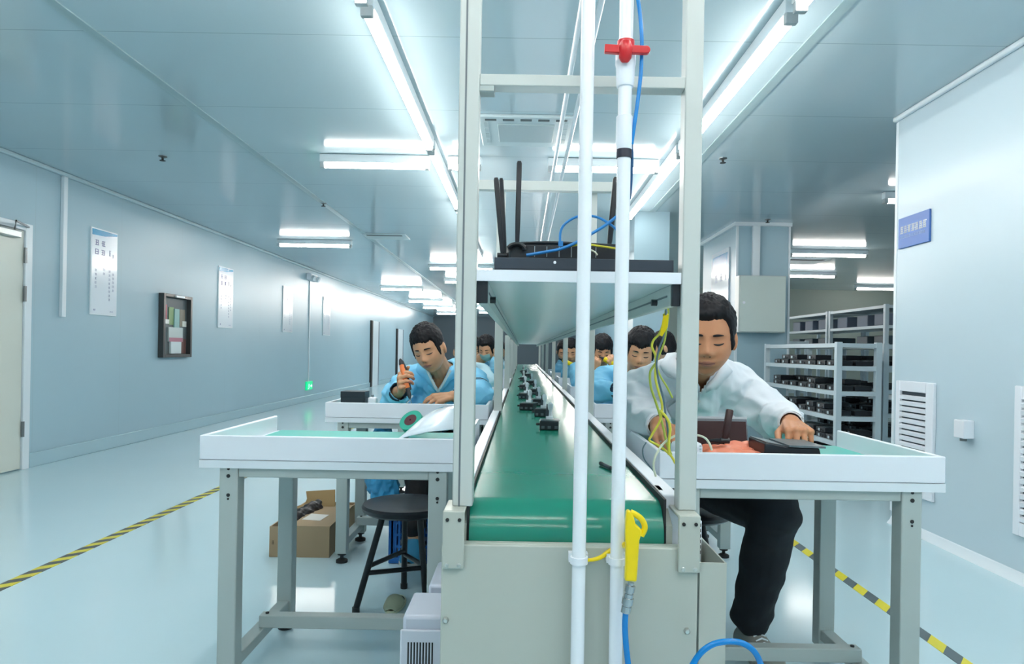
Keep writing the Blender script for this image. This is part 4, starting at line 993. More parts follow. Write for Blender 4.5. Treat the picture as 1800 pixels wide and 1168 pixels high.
def remesh(mb, voxel, smooth=4, fac=0.5):
    me = mb.mesh('tmp'); o = bpy.data.objects.new('tmp', me); COL.objects.link(o)
    r = o.modifiers.new('r', 'REMESH'); r.mode = 'VOXEL'; r.voxel_size = voxel
    if smooth:
        s = o.modifiers.new('s', 'SMOOTH'); s.iterations = smooth; s.factor = fac
    dg = bpy.context.evaluated_depsgraph_get(); ev = o.evaluated_get(dg)
    m2 = bpy.data.meshes.new_from_object(ev, depsgraph=dg)
    bpy.data.objects.remove(o); bpy.data.meshes.remove(me)
    bm = bmesh.new(); bm.from_mesh(m2)              # keep the largest piece only
    seen = set(); best = []
    bm.verts.ensure_lookup_table()
    for v in bm.verts:
        if v.index in seen: continue
        st = [v]; seen.add(v.index); comp = []
        while st:
            q = st.pop(); comp.append(q)
            for e in q.link_edges:
                u = e.other_vert(q)
                if u.index not in seen: seen.add(u.index); st.append(u)
        if len(comp) > len(best): best = comp
    keep = set(v.index for v in best)
    bmesh.ops.delete(bm, geom=[v for v in bm.verts if v.index not in keep], context='VERTS')
    bm.to_mesh(m2); bm.free()
    return m2

def add_mesh(name, me, m, parent, ang=60):
    """a mesh made in world coordinates becomes a child"""
    me.transform(Matrix.Translation(-wloc(parent))); me.name = name
    finish(me, m, ang=ang)
    return link(name, me, parent)

def hand(mb, wr, f, n, hs, curl=(0.5, 0.5, 0.5, 0.5), thumb=(0.55, 0.35), spread=0.10, k=1.0):
    """palm and five fingers; f runs to the knuckles, n is the back of the hand, hs +1 for a left hand"""
    wr, f = V(wr), V(f).normalized(); n = V(n); n = (n - f * n.dot(f)).normalized()
    t = f.cross(n) * hs                              # towards the thumb
    tips = []
    kn = []
    for i, (o, l) in enumerate(((0.030, 0.088), (0.010, 0.093), (-0.011, 0.088), (-0.030, 0.080))):
        kp = wr + f * (l * k) + t * (o * k) + n * (0.004 - 0.004 * abs(i - 1.3))
        kn.append(kp)
        mb.capsule(wr + t * (o * 0.55 * k) + f * 0.012, kp, 0.0145 * k, 0.0115 * k, 10)
    mb.capsule(kn[0] - f * 0.018 - n * 0.004, kn[3] - f * 0.018 - n * 0.004, 0.0115 * k, 0.0105 * k, 10)
    mb.capsule(wr + f * 0.03 + t * 0.022 - n * 0.006, wr + f * 0.045 - t * 0.02 - n * 0.006, 0.014 * k, 0.013 * k, 10)
    for i, (L, r) in enumerate(((0.070, 0.0088), (0.078, 0.0090), (0.072, 0.0086), (0.056, 0.0078))):
        a = 0.25 * curl[i]; p = kn[i]; d0 = f + t * (spread * (1.2 - i) * 0.8)
        d0.normalize()
        for s, (fr, w) in enumerate(((0.44, 0.9), (0.30, 1.0), (0.26, 0.75))):
            a += curl[i] * w
            d = d0 * math.cos(a) - n * math.sin(a); q = p + d * (L * fr * k)
            mb.capsule(p, q, r * k * (1 - 0.06 * s), r * k * (0.96 - 0.07 * s), 10); p = q
        tips.append(p)
    th0 = wr + f * 0.022 + t * 0.022 - n * 0.006
    d = (t * math.cos(thumb[0]) + f * math.sin(thumb[0]) - n * 0.35).normalized()
    q = th0 + d * (0.040 * k); mb.capsule(th0, q, 0.0135 * k, 0.0105 * k, 10)
    d = (d * (1 - thumb[1]) + f * (0.55 + thumb[1]) - n * 0.25 * thumb[1] * 2).normalized(); q2 = q + d * (0.030 * k); mb.capsule(q, q2, 0.0102 * k, 0.0092 * k, 10)
    d = (d + f * 0.25 - n * 0.2).normalized(); mb.capsule(q2, q2 + d * (0.024 * k), 0.0092 * k, 0.0078 * k, 10)
    return tips

def bvh_of(me): return BVHTree.FromPolygons([v.co.copy() for v in me.vertices], [tuple(p.vertices) for p in me.polygons])

def person(label, P, group=None):
    """P: joints in world coordinates and clothing; every figure is built for its own pose"""
    hi = P.get('hi', False); vx = 0.0034 if hi else 0.006
    H = V(P['head']); R = Matrix.Rotation(P.get('roll', 0), 3, 'Y') @ Matrix.Rotation(P.get('yaw', 0), 3, 'Z') @ Matrix.Rotation(P.get('pitch', 0.5), 3, 'X') @ Matrix.Diagonal((P.get('hw', 1.0), 1, 1))
    nk, hp = V(P['neck']), V(P['hip']); S = [V(P['shR']), V(P['shL'])]; E = [V(P['elR']), V(P['elL'])]; W = [V(P['wrR']), V(P['wrL'])]
    K = [V(P['knR']), V(P['knL'])]; A = [V(P['anR']), V(P['anL'])]
    fw = V(P.get('fw', (0, -1, 0))); b = P.get('bulk', 1.0)
    root = thing('person', (hp.x, hp.y, 0), label, 'person', group)
    side = V((0, 0, 1)).cross(fw).normalized()      # person's left
    hpR, hpL = hp - side * 0.085, hp + side * 0.085
    chest = (S[0] + S[1]) / 2 + V((0, 0, -0.13)) * 1.0 + (hp - nk) * 0.06
    belly = hp + (nk - hp) * 0.38 + fw * 0.02
    # --- body: one continuous surface
    mb = MB(); head_mesh(mb, H, R)
    for s in (-1, 1):
        mb.ell(H + R @ V((s * 0.0765, 0.012, -0.012)), (0.010, 0.018, 0.031), R @ Matrix.Rotation(s * 0.25, 3, 'Z'))
    jaw = H + R @ V((0, 0.022, -0.055))
    mb.capsule(jaw, nk + fw * 0.01, 0.053, 0.060); mb.capsule(nk + fw * 0.01, chest, 0.055, 0.085)
    for i in range(2):
        mb.capsule(nk, S[i], 0.05, 0.048)
        mb.capsule(S[i], E[i], 0.046, 0.038); mb.capsule(E[i], W[i], 0.040, 0.0265)
        hd = P['handR' if i == 0 else 'handL']
        hand(mb, W[i], hd['f'], hd['n'], -1 if i == 0 else 1, hd.get('curl', (0.5,) * 4), hd.get('thumb', (0.55, 0.35)), hd.get('spread', 0.1), hd.get('k', 1.0))
    mb.capsule(chest, belly, 0.085, 0.09); mb.capsule(belly, hp, 0.09, 0.09); mb.capsule(hpR, hpL, 0.085, 0.085)
    for i, h in enumerate((hpR, hpL)):
        mb.capsule(h, K[i], 0.065, 0.050); mb.capsule(K[i], A[i], 0.046, 0.034)
        mb.capsule(A[i], A[i] + fw * 0.04 + V((0, 0, -0.045)), 0.030, 0.022)
    bme = remesh(mb, vx, 2, 0.4)
    Ri = R.inverted()
    mi = np.zeros(len(bme.polygons), dtype=np.int32)
    for p in bme.polygons:
        q = Ri @ (p.center - H)
        if q.y < -0.06 and abs(q.x) < 0.024 and -0.078 < q.z < -0.0515:
            top = -0.0545 - 0.004 * (abs(q.x) / 0.024) ** 1.5 * 2; bot = -0.0745 + 0.010 * (abs(q.x) / 0.024) ** 2
            if bot < q.z < top: mi[p.index] = 1
    bme.polygons.foreach_set('material_index', mi)
    bv = bvh_of(bme)
    add_mesh('body', bme, [P.get('skin', SKIN), LIP], root, 75)
    def face(x, z, lift=0.001):
        o = H + R @ V((x, -0.135, z)); h = bv.ray_cast(o, R @ V((0, 1, 0)))
        return (h[0] if h[0] is not None else H + R @ V((x, -0.09, z))) - (R @ V((0, 1, 0))) * lift
    # --- face: brows, lash lines, nostrils, mouth line
    for s in (-1, 1):
        t = 0.62 if hi else 0.9
        part('eyebrow', MB().tube([face(s * (0.0135 + 0.030 * i / 6), 0.0195 + 0.0045 * math.sin(PI * (0.25 + 0.55 * i / 6)) - 0.001 * i / 6, 0.0005) for i in range(7)], [0.0026, 0.0044, 0.0047, 0.0045, 0.0038, 0.0028, 0.0014], 8, flat=0.8), HAIR, root)
        if P.get('eyes', 'down') == 'down':
            part('eyelid_line', MB().tube([face(s * (0.017 + 0.028 * i / 6), -0.0035 - 0.0032 * math.sin(PI * i / 6), 0.0003) for i in range(7)], [0.0010, 0.0023, 0.0028, 0.0029, 0.0027, 0.0021, 0.0011], 8), EYE, root)
        else:
            part('eye', MB().ell(face(s * 0.031, 0.0, -0.003), (0.0135, 0.006, 0.0062), R), EYE, root)
        part('nostril', MB().ell(face(s * 0.0075, -0.0395, 0.0), (0.0032, 0.002, 0.0018), R, 10, 6), mat('nostril_dark', (0.10, 0.04, 0.03), 0.6), root)
    part('mouth_line', MB().tube([face(-0.023 + 0.046 * i / 8, -0.0637 - 0.0012 * math.sin(PI * i / 8), 0.0001) for i in range(9)], [0.0006] + [0.0012] * 7 + [0.0006], 6), mat('mouth_dark', (0.14, 0.05, 0.045), 0.6), root)
    if P.get('mask'):
        mm_ = MB(); rows = []
        for i in range(9):
            z = -0.018 - 0.085 * i / 8; rows.append([face(-0.052 + 0.104 * j / 10, max(z, -0.1) * (1 if abs(j - 5) < 4 else 0.92), 0.006 + 0.008 * math.sin(PI * j / 10) * math.sin(PI * i / 8)) for j in range(11)])
        part('face_mask', MB().grid(rows), mat('mask_green', (0.24, 0.45, 0.46), 0.8), root)
    # --- hair
    hl, seed, fr = P.get('hairline', 0.062), P.get('seed', 1), P.get('fringe', 0.0)
    thick, nape = P.get('hair', 0.016), P.get('nape', -0.045)
    def hoff(p, th, ph):
        fy = sstep(-0.02, -0.06, p.y)                # 1 on the face side
        side_ = sstep(0.054, 0.070, abs(p.x))
        lo_front = hl - fr * (0.5 + 0.5 * math.sin(p.x * 60 + seed)) - 0.003 * math.sin(p.x * 90 + seed) - 0.007 * noise.noise(V((p.x * 130 + seed, 2, p.y * 60)))
        lo_front = lo_front * (1 - side_) + (-0.012) * side_ 
        lo = nape * (1 - fy) + lo_front * fy
        if abs(p.x) > 0.05 and -0.03 < p.y < 0.02: lo = max(lo, 0.006 if nape > -0.06 else lo)
        m = sstep(lo - 0.008, lo + 0.010, p.z)
        q = p * 1.0
        nz = noise.noise(V((p.x * 70 + seed, p.y * 70, p.z * 45))) * 0.5 + noise.noise(V((p.x * 160, p.y * 160 + seed, p.z * 80))) * 0.45
        top = sstep(0.02, 0.10, p.z)
        tk = thick * (0.36 + 0.84 * top) + (0.0045 + 0.004 * top) * nz
        d = V((p.x, p.y, p.z * 0.9)).normalized()
        return p + d * (-0.012 * (1 - m) + tk * m)
    hm = MB(); head_mesh(hm, H, R, 120, 110, hoff)
    part('hair', hm, HAIR, root, ang=80)
    # --- jacket or shirt
    up = (nk - hp).normalized()
    mb = MB()
    ch2 = chest - V((0, 0, 0.02))
    mb.capsule(S[0] + (S[1] - S[0]) * 0.2 - V((0, 0, 0.015)), S[0] + (S[1] - S[0]) * 0.8 - V((0, 0, 0.015)), 0.082 * b, 0.082 * b)
    mb.capsule(ch2 - side * 0.075 * b, ch2 + side * 0.075 * b, 0.118 * b, 0.118 * b)
    mb.capsule(ch2, belly, 0.125 * b, 0.128 * b)
    mb.capsule(belly - side * 0.06 * b, belly + side * 0.06 * b, 0.120 * b, 0.120 * b)
    mb.capsule(belly, hp + V((0, 0, 0.02)), 0.128 * b, 0.125); mb.capsule(hpR + V((0, 0, 0.03)), hpL + V((0, 0, 0.03)), 0.11, 0.11)
    mb.capsule(nk - V((0, 0, 0.01)), ch2, 0.080, 0.11)
    for i in range(2):
        mb.capsule(nk - V((0, 0, 0.005)), S[i], 0.070, 0.074 * b)
        mb.capsule(S[i], E[i], 0.074 * b, 0.060 * b)
        cf = P.get('sleeve', 0.94); e = E[i] + (W[i] - E[i]) * cf
        mb.capsule(E[i], e, 0.061 * b, P.get('wr', 0.043) * b)
    jme = remesh(mb, 0.0055 if hi else 0.009, 8, 0.5)
    # folds and creases
    cs = [v.co.copy() for v in jme.vertices]; ns = [v.normal.copy() for v in jme.vertices]; amp = P.get('fold', 0.006)
    for v, c, n in zip(jme.vertices, cs, ns):
        q = c - hp; w1 = noise.noise(V((q.x * 7 + seed, q.y * 7, q.z * 16))); w2 = noise.noise(V((q.x * 20, q.y * 20 + seed, q.z * 34 + q.x * 16)))
        dl = min((c - E[0]).length, (c - E[1]).length); wr_ = 1 + 1.4 * gs(dl, 0.09)
        v.co = c + n * (amp * wr_ * (0.9 * (1 - abs(w1) * 2.2) + 0.55 * w2))
    jm = P['jacket']
    bm = bmesh.new(); bm.from_mesh(jme); dele = []
    vd = P.get('vdepth', 0.13); vw = P.get('vwidth', 0.40)
    ncol = nk + fw * 0.005
    for fc in bm.faces:
        d = fc.calc_center_median() - ncol; dx, dy, dz = d.dot(side), d.dot(fw), d.z
        if (dz > -vd and abs(dx) < (dz + vd) * vw and dy > -0.01 and abs(dx) < 0.075) or (dz > 0.02 and (d - V((0, 0, dz))).length < 0.072): dele.append(fc)
        cfr = False
        for i in range(2):                            # open sleeve ends
            ax = (W[i] - E[i]); L = ax.length; ax /= L; t_ = (fc.calc_center_median() - E[i]).dot(ax)
            if t_ > L * P.get('sleeve', 0.94) and (fc.calc_center_median() - E[i] - ax * t_).length < 0.06: cfr = True
        if cfr: dele.append(fc)
    bmesh.ops.delete(bm, geom=list(set(dele)), context='FACES'); bm.to_mesh(jme); bm.free()
    jb = bvh_of(jme)
    jo = add_mesh('shirt' if P.get('shirt') else 'jacket', jme, jm, root, 80)
    sol = jo.modifiers.new('cloth', 'SOLIDIFY'); sol.thickness = 0.003; sol.offset = -1
    def onj(p, lift):
        h = jb.find_nearest(p)
        if h[0] is None: return p
        n = h[1]; 
        if n.dot(p - nk) < 0 and n.dot(h[0] - chest) < 0: n = -n
        return h[0] + n * lift
    # --- collar
    for s in (-1, 1):
        inn, out = [], []
        for j in range(13):
            t = j / 12
            def mix(a, keys):
                for (t0, p0), (t1, p1) in zip(keys, keys[1:]):
                    if t <= t1: return p0.lerp(p1, (t - t0) / (t1 - t0))
                return keys[-1][1]
            ki = [(0, V((0.006, 0.085, -vd + 0.015))), (0.4, V((0.058, 0.062, 0.0))), (0.7, V((0.070, 0.0, 0.032))), (1.0, V((0.0, -0.070, 0.040)))]
            ko = [(0, V((0.012, 0.085, -vd - 0.004))), (0.18, V((0.085, 0.10, -0.085))), (0.45, V((0.108, 0.055, -0.035))), (0.7, V((0.110, -0.01, -0.005))), (1.0, V((0.0, -0.105, -0.005)))]
            a = mix(t, ki); o_ = mix(t, ko)
            pa = nk + side * (s * a.x) + fw * a.y + V((0, 0, a.z)); po = nk + side * (s * o_.x) + fw * o_.y + V((0, 0, o_.z))
            ia = onj(pa, 0.004); ia = pa * 0.75 + ia * 0.25 if t > 0.3 else ia
            inn.append(ia); out.append(onj(po, 0.011))
        mid = [(p * 0.5 + q * 0.5) + V((0, 0, 0.006)) + fw * (0.005) for p, q in zip(inn, out)]
        co = part('collar', MB().grid([inn, mid, out]), P.get('collar', jm), jo, ang=80)
        so = co.modifiers.new('cloth', 'SOLIDIFY'); so.thickness = 0.005; so.offset = 1
        if P.get('zip'):
            zp = [nk + side * (s * 0.058) + fw * 0.062 + V((0, 0, 0.0)), nk + side * (s * 0.034) + fw * 0.08 + V((0, 0, -vd * 0.5)), nk + side * (s * 0.004) + fw * 0.09 + V((0, 0, -vd))]
            part('zip_tape', MB().tube(catmull([onj(p, 0.008) for p in zp], 6), 0.0075, 8), P['zip'], jo)
    fr_ = []
    for j in range(10):
        p = nk + fw * (0.14 - 0.0 * j) + V((0, 0, -vd - 0.03 * j)) + (hp - nk) * 0.0
        h = jb.ray_cast(p + fw * 0.25, -fw)
        if h[0] is not None: fr_.append(h[0] + fw * 0.001)
    if len(fr_) > 3:
        part('zip_line' if P.get('zip') else 'placket', MB().tube(fr_, 0.004 if P.get('zip') else 0.0035, 8, flat=0.6), P.get('zip') or mat('placket_grey', (0.66, 0.70, 0.75), 0.8), jo)
        if P.get('shirt'):
            for p in fr_[1::3]: part('button', MB().lathe(p + fw * 0.003, [(0.005, 0), (0.005, -0.002), (0.002, -0.0025)], 12, 'Y'), mat('button_pearl', (0.6, 0.6, 0.58), 0.3), jo)
    if P.get('pocket'):
        rows = []
        for i in range(5): rows.append([onj(nk + side * (0.075 + 0.018 * j) + fw * 0.16 + V((0, 0, -0.17 - 0.022 * i)), 0.0025) for j in range(5)])
        po = part('pocket', MB().grid(rows), jm, jo); po.modifiers.new('c', 'SOLIDIFY').thickness = 0.002
    # --- cuffs
    for i in range(2):
        ax = (W[i] - E[i]); p0 = E[i] + ax * (P.get('sleeve', 0.94) - 0.10); p1 = E[i] + ax * P.get('sleeve', 0.94)
        c = part('cuff', MB().tube([p0, p0 + (p1 - p0) * 0.5, p1], [(P.get('wr', 0.043) + 0.0055) * b, (P.get('wr', 0.043) + 0.0055) * b, (P.get('wr', 0.043) + 0.003) * b], 20, caps=False), P.get('cuff', jm), jo)
        so = c.modifiers.new('cloth', 'SOLIDIFY'); so.thickness = 0.004
    if P.get('armband'):
        for i in range(2):
            p0 = S[i] + (E[i] - S[i]) * 0.62; ax = (E[i] - S[i]).normalized()
            part('sleeve_stripe', MB().tube([p0, p0 + ax * 0.012], [0.070 * b, 0.069 * b], 22, caps=False), NAVY, jo)
    if P.get('undershirt'):
        part('undershirt', MB().ell(nk + fw * 0.040 + V((0, 0, -vd + 0.012)), (0.045, 0.046, 0.045)), P['undershirt'], root)
    # --- trousers and shoes
    mb = MB(); mb.capsule(hpR, hpL, 0.118, 0.118)
    for i, h in enumerate((hpR, hpL)):
        sl = P.get('slim', 1.0); mb.capsule(h, K[i], 0.100, 0.082 * (0.5 + 0.5 * sl)); mb.capsule(K[i], A[i] + V((0, 0, 0.045)), 0.083 * (0.5 + 0.5 * sl), 0.066 * sl)
        mb.capsule(A[i] + V((0, 0, 0.055)), A[i] + V((0, 0, 0.040)), 0.070 * sl, 0.072 * sl)
    tme = remesh(mb, 0.008 if hi else 0.012, 6, 0.5)
    cs = [v.co.copy() for v in tme.vertices]; ns = [v.normal.copy() for v in tme.vertices]
    for v, c, n in zip(tme.vertices, cs, ns):
        q = c - hp; dk = min((c - K[0]).length, (c - K[1]).length); da = min((c - A[0]).length, (c - A[1]).length)
        v.co = c + n * (0.007 * (noise.noise(V((q.x * 10, q.y * 9, q.z * 20 + seed)))) * (1 + 1.2 * gs(dk, 0.1) + 1.5 * gs(da, 0.08)))
    add_mesh('trousers', tme, P.get('trousers', TROUS), root, 80)
    for i in range(2):
        a = A[i]; fd = V(P.get('toeR' if i == 0 else 'toeL', fw)); fd.z = 0; fd.normalize(); sd = V((0, 0, 1)).cross(fd); g = a.z - 0.085
        rows = []
        for u, w, h in ((-0.085, 0.012, 0.03), (-0.08, 0.030, 0.055), (-0.05, 0.037, 0.088), (0.0, 0.040, 0.092), (0.05, 0.044, 0.078), (0.10, 0.048, 0.058), (0.145, 0.046, 0.046), (0.175, 0.034, 0.036), (0.188, 0.012, 0.024)):
            c = V((a.x, a.y, g)) + fd * u; rows.append([c + sd * (w * math.cos(PI * j / 10)) + V((0, 0, 0.014 + (h - 0.014) * math.sin(PI * j / 10) ** 0.8)) for j in range(11)])
        so_ = part('shoe', MB().grid(rows), P.get('shoe', SHOE), root, ang=70)
        sole = [V((a.x, a.y, g + 0.001)) + fd * u + sd * w for u, w in ((-0.09, 0), (-0.08, 0.03), (-0.04, 0.039), (0.05, 0.045), (0.11, 0.05), (0.16, 0.044), (0.185, 0.025), (0.195, 0), (0.185, -0.025), (0.16, -0.044), (0.11, -0.05), (0.05, -0.045), (-0.04, -0.039), (-0.08, -0.03))]
        part('sole', MB().prism(sole, (0, 0, 0.015)), mat('sole_pale', (0.5, 0.5, 0.46), 0.6), so_)
        if P.get('laces'):
            for q in range(4):
                c = V((a.x, a.y, g)) + fd * (0.035 + 0.018 * q); h = 0.084 - 0.0055 * q * 1.3
                part('lace', MB().tube([c + sd * (-0.02) + V((0, 0, h - 0.006)), c + V((0, 0, h + 0.003)), c + sd * 0.02 + V((0, 0, h - 0.006))], 0.003, 6), TRIMM, so_)
    return root

# the white shirted man at the near desk
MAN = person('man in white shirt and dark trousers looking down, hand on a black router', dict(
    hi=True, hw=1.06, head=(0.572, 2.115, 1.052), pitch=0.24, yaw=-0.24, roll=0.02, neck=(0.577, 2.260, 0.950), hip=(0.60, 2.68, 0.512), bulk=1.10,
    shR=(0.430, 2.44, 0.860), shL=(0.765, 2.45, 0.878), elR=(0.415, 2.27, 0.768), elL=(0.885, 2.35, 0.772), wrR=(0.412, 2.04, 0.785), wrL=(0.806, 2.035, 0.797),
    knR=(0.46, 2.12, 0.50), knL=(0.81, 2.17, 0.50), anR=(0.47, 2.22, 0.086), anL=(0.79, 2.30, 0.086), toeL=(0.12, -1, 0), laces=True,
    handL=dict(f=(-0.12, -0.90, -0.12), n=(0.0, -0.30, 0.95), curl=(0.95, 0.92, 0.92, 0.95), thumb=(0.85, 0.6), spread=0.05, k=1.06),
    handR=dict(f=(0.05, -0.95, -0.2), n=(-0.3, -0.2, 0.9), curl=(0.7, 0.7, 0.75, 0.8)),
    shirt=True, jacket=SHIRT, collar=SHIRT, vdepth=0.075, vwidth=0.52, pocket=True, seed=2.3, hairline=0.066, hair=0.017, fold=0.009, sleeve=0.97, wr=0.029, skin=SKIN))

# the man with the screwdriver
MANA = person('man in blue zip jacket with head bowed, holding an orange screwdriver', dict(
    hi=True, head=(-0.470, 3.44, 1.003), pitch=0.30, yaw=-0.30, roll=-0.20, neck=(-0.430, 3.59, 0.893), hip=(-0.46, 3.95, 0.512), bulk=0.98,
    shR=(-0.605, 3.70, 0.835), shL=(-0.265, 3.72, 0.835), elR=(-0.655, 3.47, 0.755), elL=(-0.205, 3.46, 0.765), wrR=(-0.585, 3.30, 0.800), wrL=(-0.335, 3.30, 0.775),
    knR=(-0.52, 3.43, 0.475), knL=(-0.36, 3.50, 0.475), anR=(-0.465, 3.055, 0.165), anL=(-0.35, 3.62, 0.086),
    handR=dict(f=(0.10, -0.75, 0.45), n=(-0.80, -0.45, 0.15), curl=(0.95, 0.95, 0.95, 1.0), thumb=(0.75, 0.5), spread=0.02, k=1.12),
    handL=dict(f=(-0.80, -0.45, -0.10), n=(-0.15, -0.55, 0.75), curl=(0.45, 0.40, 0.42, 0.5), thumb=(0.3, 0.5), spread=0.06),
    jacket=JACKET, zip=TRIMM, vdepth=0.12, vwidth=0.42, cuff=NAVY, armband=True, seed=5.1, hairline=0.055, hair=0.017, fold=0.008, trousers=TROUSB, slim=0.66, shoe=SHOEB, sleeve=0.80, skin=SKIN2))
# his screwdriver: a tool standing through the closed hand
t0 = V((-0.533, 3.215, 0.735)); t1 = at(709, 634, 3.24)
W_ = V((-0.585, 3.30, 0.800)); fh = V((0.10, -0.75, 0.45)).normalized(); nh = V((-0.80, -0.45, 0.15)); nh = (nh - fh * nh.dot(fh)).normalized()
gc = W_ + fh * 0.100 - nh * 0.026
tx = fh.cross(nh) * -1
tool_ax = (tx * 0.93 + V((-0.28, 0.0, 0.35))).normalized()
t = thing('electric_screwdriver', gc, 'orange and black electric screwdriver held upright in the fist of the bowed man', 'screwdriver')
def on_ax(h): return gc + tool_ax * h
part('grip', MB().tube([on_ax(h) for h in (-0.045, -0.04, 0.0, 0.05, 0.075, 0.08)], [0.010, 0.0135, 0.0135, 0.0145, 0.012, 0.009], 18), ORTOOL, t)
part('tail_cap', MB().tube([on_ax(h) for h in (0.0795, 0.085, 0.105, 0.112)], [0.011, 0.012, 0.008, 0.004], 16), BLACK, t)
part('side_shell', MB().tube([on_ax(h) + V((0.006, 0.004, 0)) for h in (-0.05, -0.02, 0.06, 0.10)], [0.010, 0.0125, 0.0135, 0.006], 16), BLACK, t)
part('chuck', MB().tube([on_ax(h) for h in (-0.044, -0.05, -0.075, -0.095)], [0.011, 0.0105, 0.010, 0.006], 16), BLACK, t)
part('bit', MB().tube([on_ax(-0.094), on_ax(-0.125)], [0.0025, 0.002], 8), CHROME, t)
wp = on_ax(0.108)

def worker(label, x, y, z=1.0, pose=None, yaw=0.0, pitch=0.5, roll=0.0, jacket=None, seed=1.0, turn=0.0, lean=0.0, **kw):
    """a seated worker: joints laid out round the head, leaning over the desk"""
    c, s = math.cos(turn), math.sin(turn)
    def J(dx, dy, dz): return (x + dx * c - dy * s, y + dx * s + dy * c, z + dz)
    def D(a): return (a[0] * c - a[1] * s, a[0] * s + a[1] * c, a[2])
    d = dict(head=(x, y, z), pitch=pitch, yaw=yaw + turn, roll=roll, neck=J(lean * 0.6, 0.16, -0.125), hip=J(lean, 0.60, 0.512 - z), fw=D((0, -1, 0)),
        shR=J(lean - 0.17, 0.27, -0.165), shL=J(lean + 0.17, 0.27, -0.165), elR=J(lean - 0.235, 0.10, -0.235), elL=J(lean + 0.235, 0.10, -0.235), wrR=J(lean - 0.10, -0.09, -0.21), wrL=J(lean + 0.10, -0.09, -0.21),
        knR=J(lean - 0.09, 0.14, 0.47 - z), knL=J(lean + 0.09, 0.14, 0.47 - z), anR=J(lean - 0.09, 0.16, 0.086 - z), anL=J(lean + 0.09, 0.16, 0.086 - z),
        handR=dict(f=D((0.35, -0.9, -0.1)), n=D((-0.2, 0, 1))), handL=dict(f=D((-0.35, -0.9, -0.1)), n=D((0.2, 0, 1))),
        jacket=jacket or JACKET, collar=JACKET, vdepth=0.12, vwidth=0.40, seed=seed, trousers=TROUSB, sleeve=0.85, cuff=NAVY, skin=SKIN2, hair=0.018)
    if pose:
        for k, v in pose.items(): d[k] = J(*v) if not isinstance(v, dict) else {a: (D(q) if a in ('f', 'n') else q) for a, q in v.items()}
    d.update(kw)
    return person(label, d, 'seated workers in blue jackets')
worker('worker in blue jacket with tilted head, just behind the white shirted man', 0.655, 3.80, 1.005, yaw=-0.10, pitch=0.30, roll=0.10, seed=8.2, hair=0.026, fringe=0.008, hairline=0.052, collar=JACKET)
R3 = worker('worker lifting a yellow handled driver to the face, at the third desk by the pipe', 0.625, 5.36, 1.005, yaw=0.05, pitch=0.32, seed=3.7, hair=0.024, hairline=0.040, fringe=0.006, nape=-0.075,
    pose=dict(wrR=(-0.075, -0.14, -0.155), elR=(-0.17, -0.03, -0.262), elL=(0.23, -0.02, -0.25), wrL=(0.085, -0.16, -0.135), handR=dict(f=(0.15, -0.3, 0.9), n=(-0.2, -0.9, -0.2), curl=(1.0,) * 4), handL=dict(f=(-0.35, -0.3, 0.85), n=(0.3, -0.9, 0.1), curl=(0.9,) * 4)))
def driver(loc, d, label):
    loc, d = V(loc), V(d).normalized()
    t = thing('hand_driver', loc, label, 'screwdriver', 'yellow hand drivers')
    part('handle', MB().tube([loc - d * 0.06, loc - d * 0.055, loc, loc + d * 0.055, loc + d * 0.06], [0.010, 0.02, 0.022, 0.02, 0.010], 14), YELLOW, t)
    part('chuck', MB().tube([loc - d * 0.061, loc - d * 0.10], [0.012, 0.006], 10), BLACK, t)
driver((0.675, 5.185, 0.925), (0.75, -0.25, -0.35), 'yellow hand driver held before the face of the worker by the pipe')
worker('worker turned away in blue jacket, seen past the hanging yellow cables', 1.16, 5.60, 1.045, turn=-1.75, pitch=0.2, seed=4.4, hair=0.022, nape=-0.06, pose=dict(hip=(0, 0.22, 0.512 - 1.045), neck=(0, 0.06, -0.125), shR=(-0.17, 0.11, -0.19), shL=(0.17, 0.11, -0.19), knR=(-0.10, -0.2, -0.575), knL=(0.10, -0.2, -0.575), anR=(-0.10, -0.2, 0.086 - 1.045), anL=(0.10, -0.2, 0.086 - 1.045), elR=(-0.22, -0.02, -0.36), elL=(0.22, -0.02, -0.36), wrR=(-0.10, -0.2, -0.32), wrL=(0.10, -0.2, -0.32)))
worker('worker with a yellow tool, framed between conveyor posts at the fourth desk', 0.505, 7.05, 1.0, yaw=-0.2, lean=0.2, pitch=0.35, seed=6.6, hair=0.022, jacket=JACKET)
driver((0.455, 6.80, 0.89), (0.9, -0.2, -0.4), 'yellow hand driver of the worker at the fourth desk')
worker('worker far back on the vent wall side, at the fifth desk', 0.52, 8.65, 1.0, lean=0.18, pitch=0.4, seed=7.7, hair=0.024)
worker('worker in pale jacket mostly hidden behind the front post, elbow out', -0.425, 5.06, 0.985, lean=-0.06, pitch=0.5, seed=9.1, jacket=JACKETP, collar=JACKETP, yaw=0.2)
worker('worker with green face mask beside the second post', -0.345, 6.62, 1.01, lean=-0.16, pitch=0.42, seed=2.9, hair=0.026, mask=True, yaw=-0.3)
worker('worker with dark hair far back on the poster wall side, beyond the masked one', -0.56, 8.18, 1.02, pitch=0.45, seed=1.7, hair=0.022)
worker('worker farthest back on the poster wall side, seen between posts', -0.31, 9.75, 0.99, lean=-0.2, pitch=0.42, seed=12.7, hair=0.022, jacket=JACKETP, collar=JACKETP)

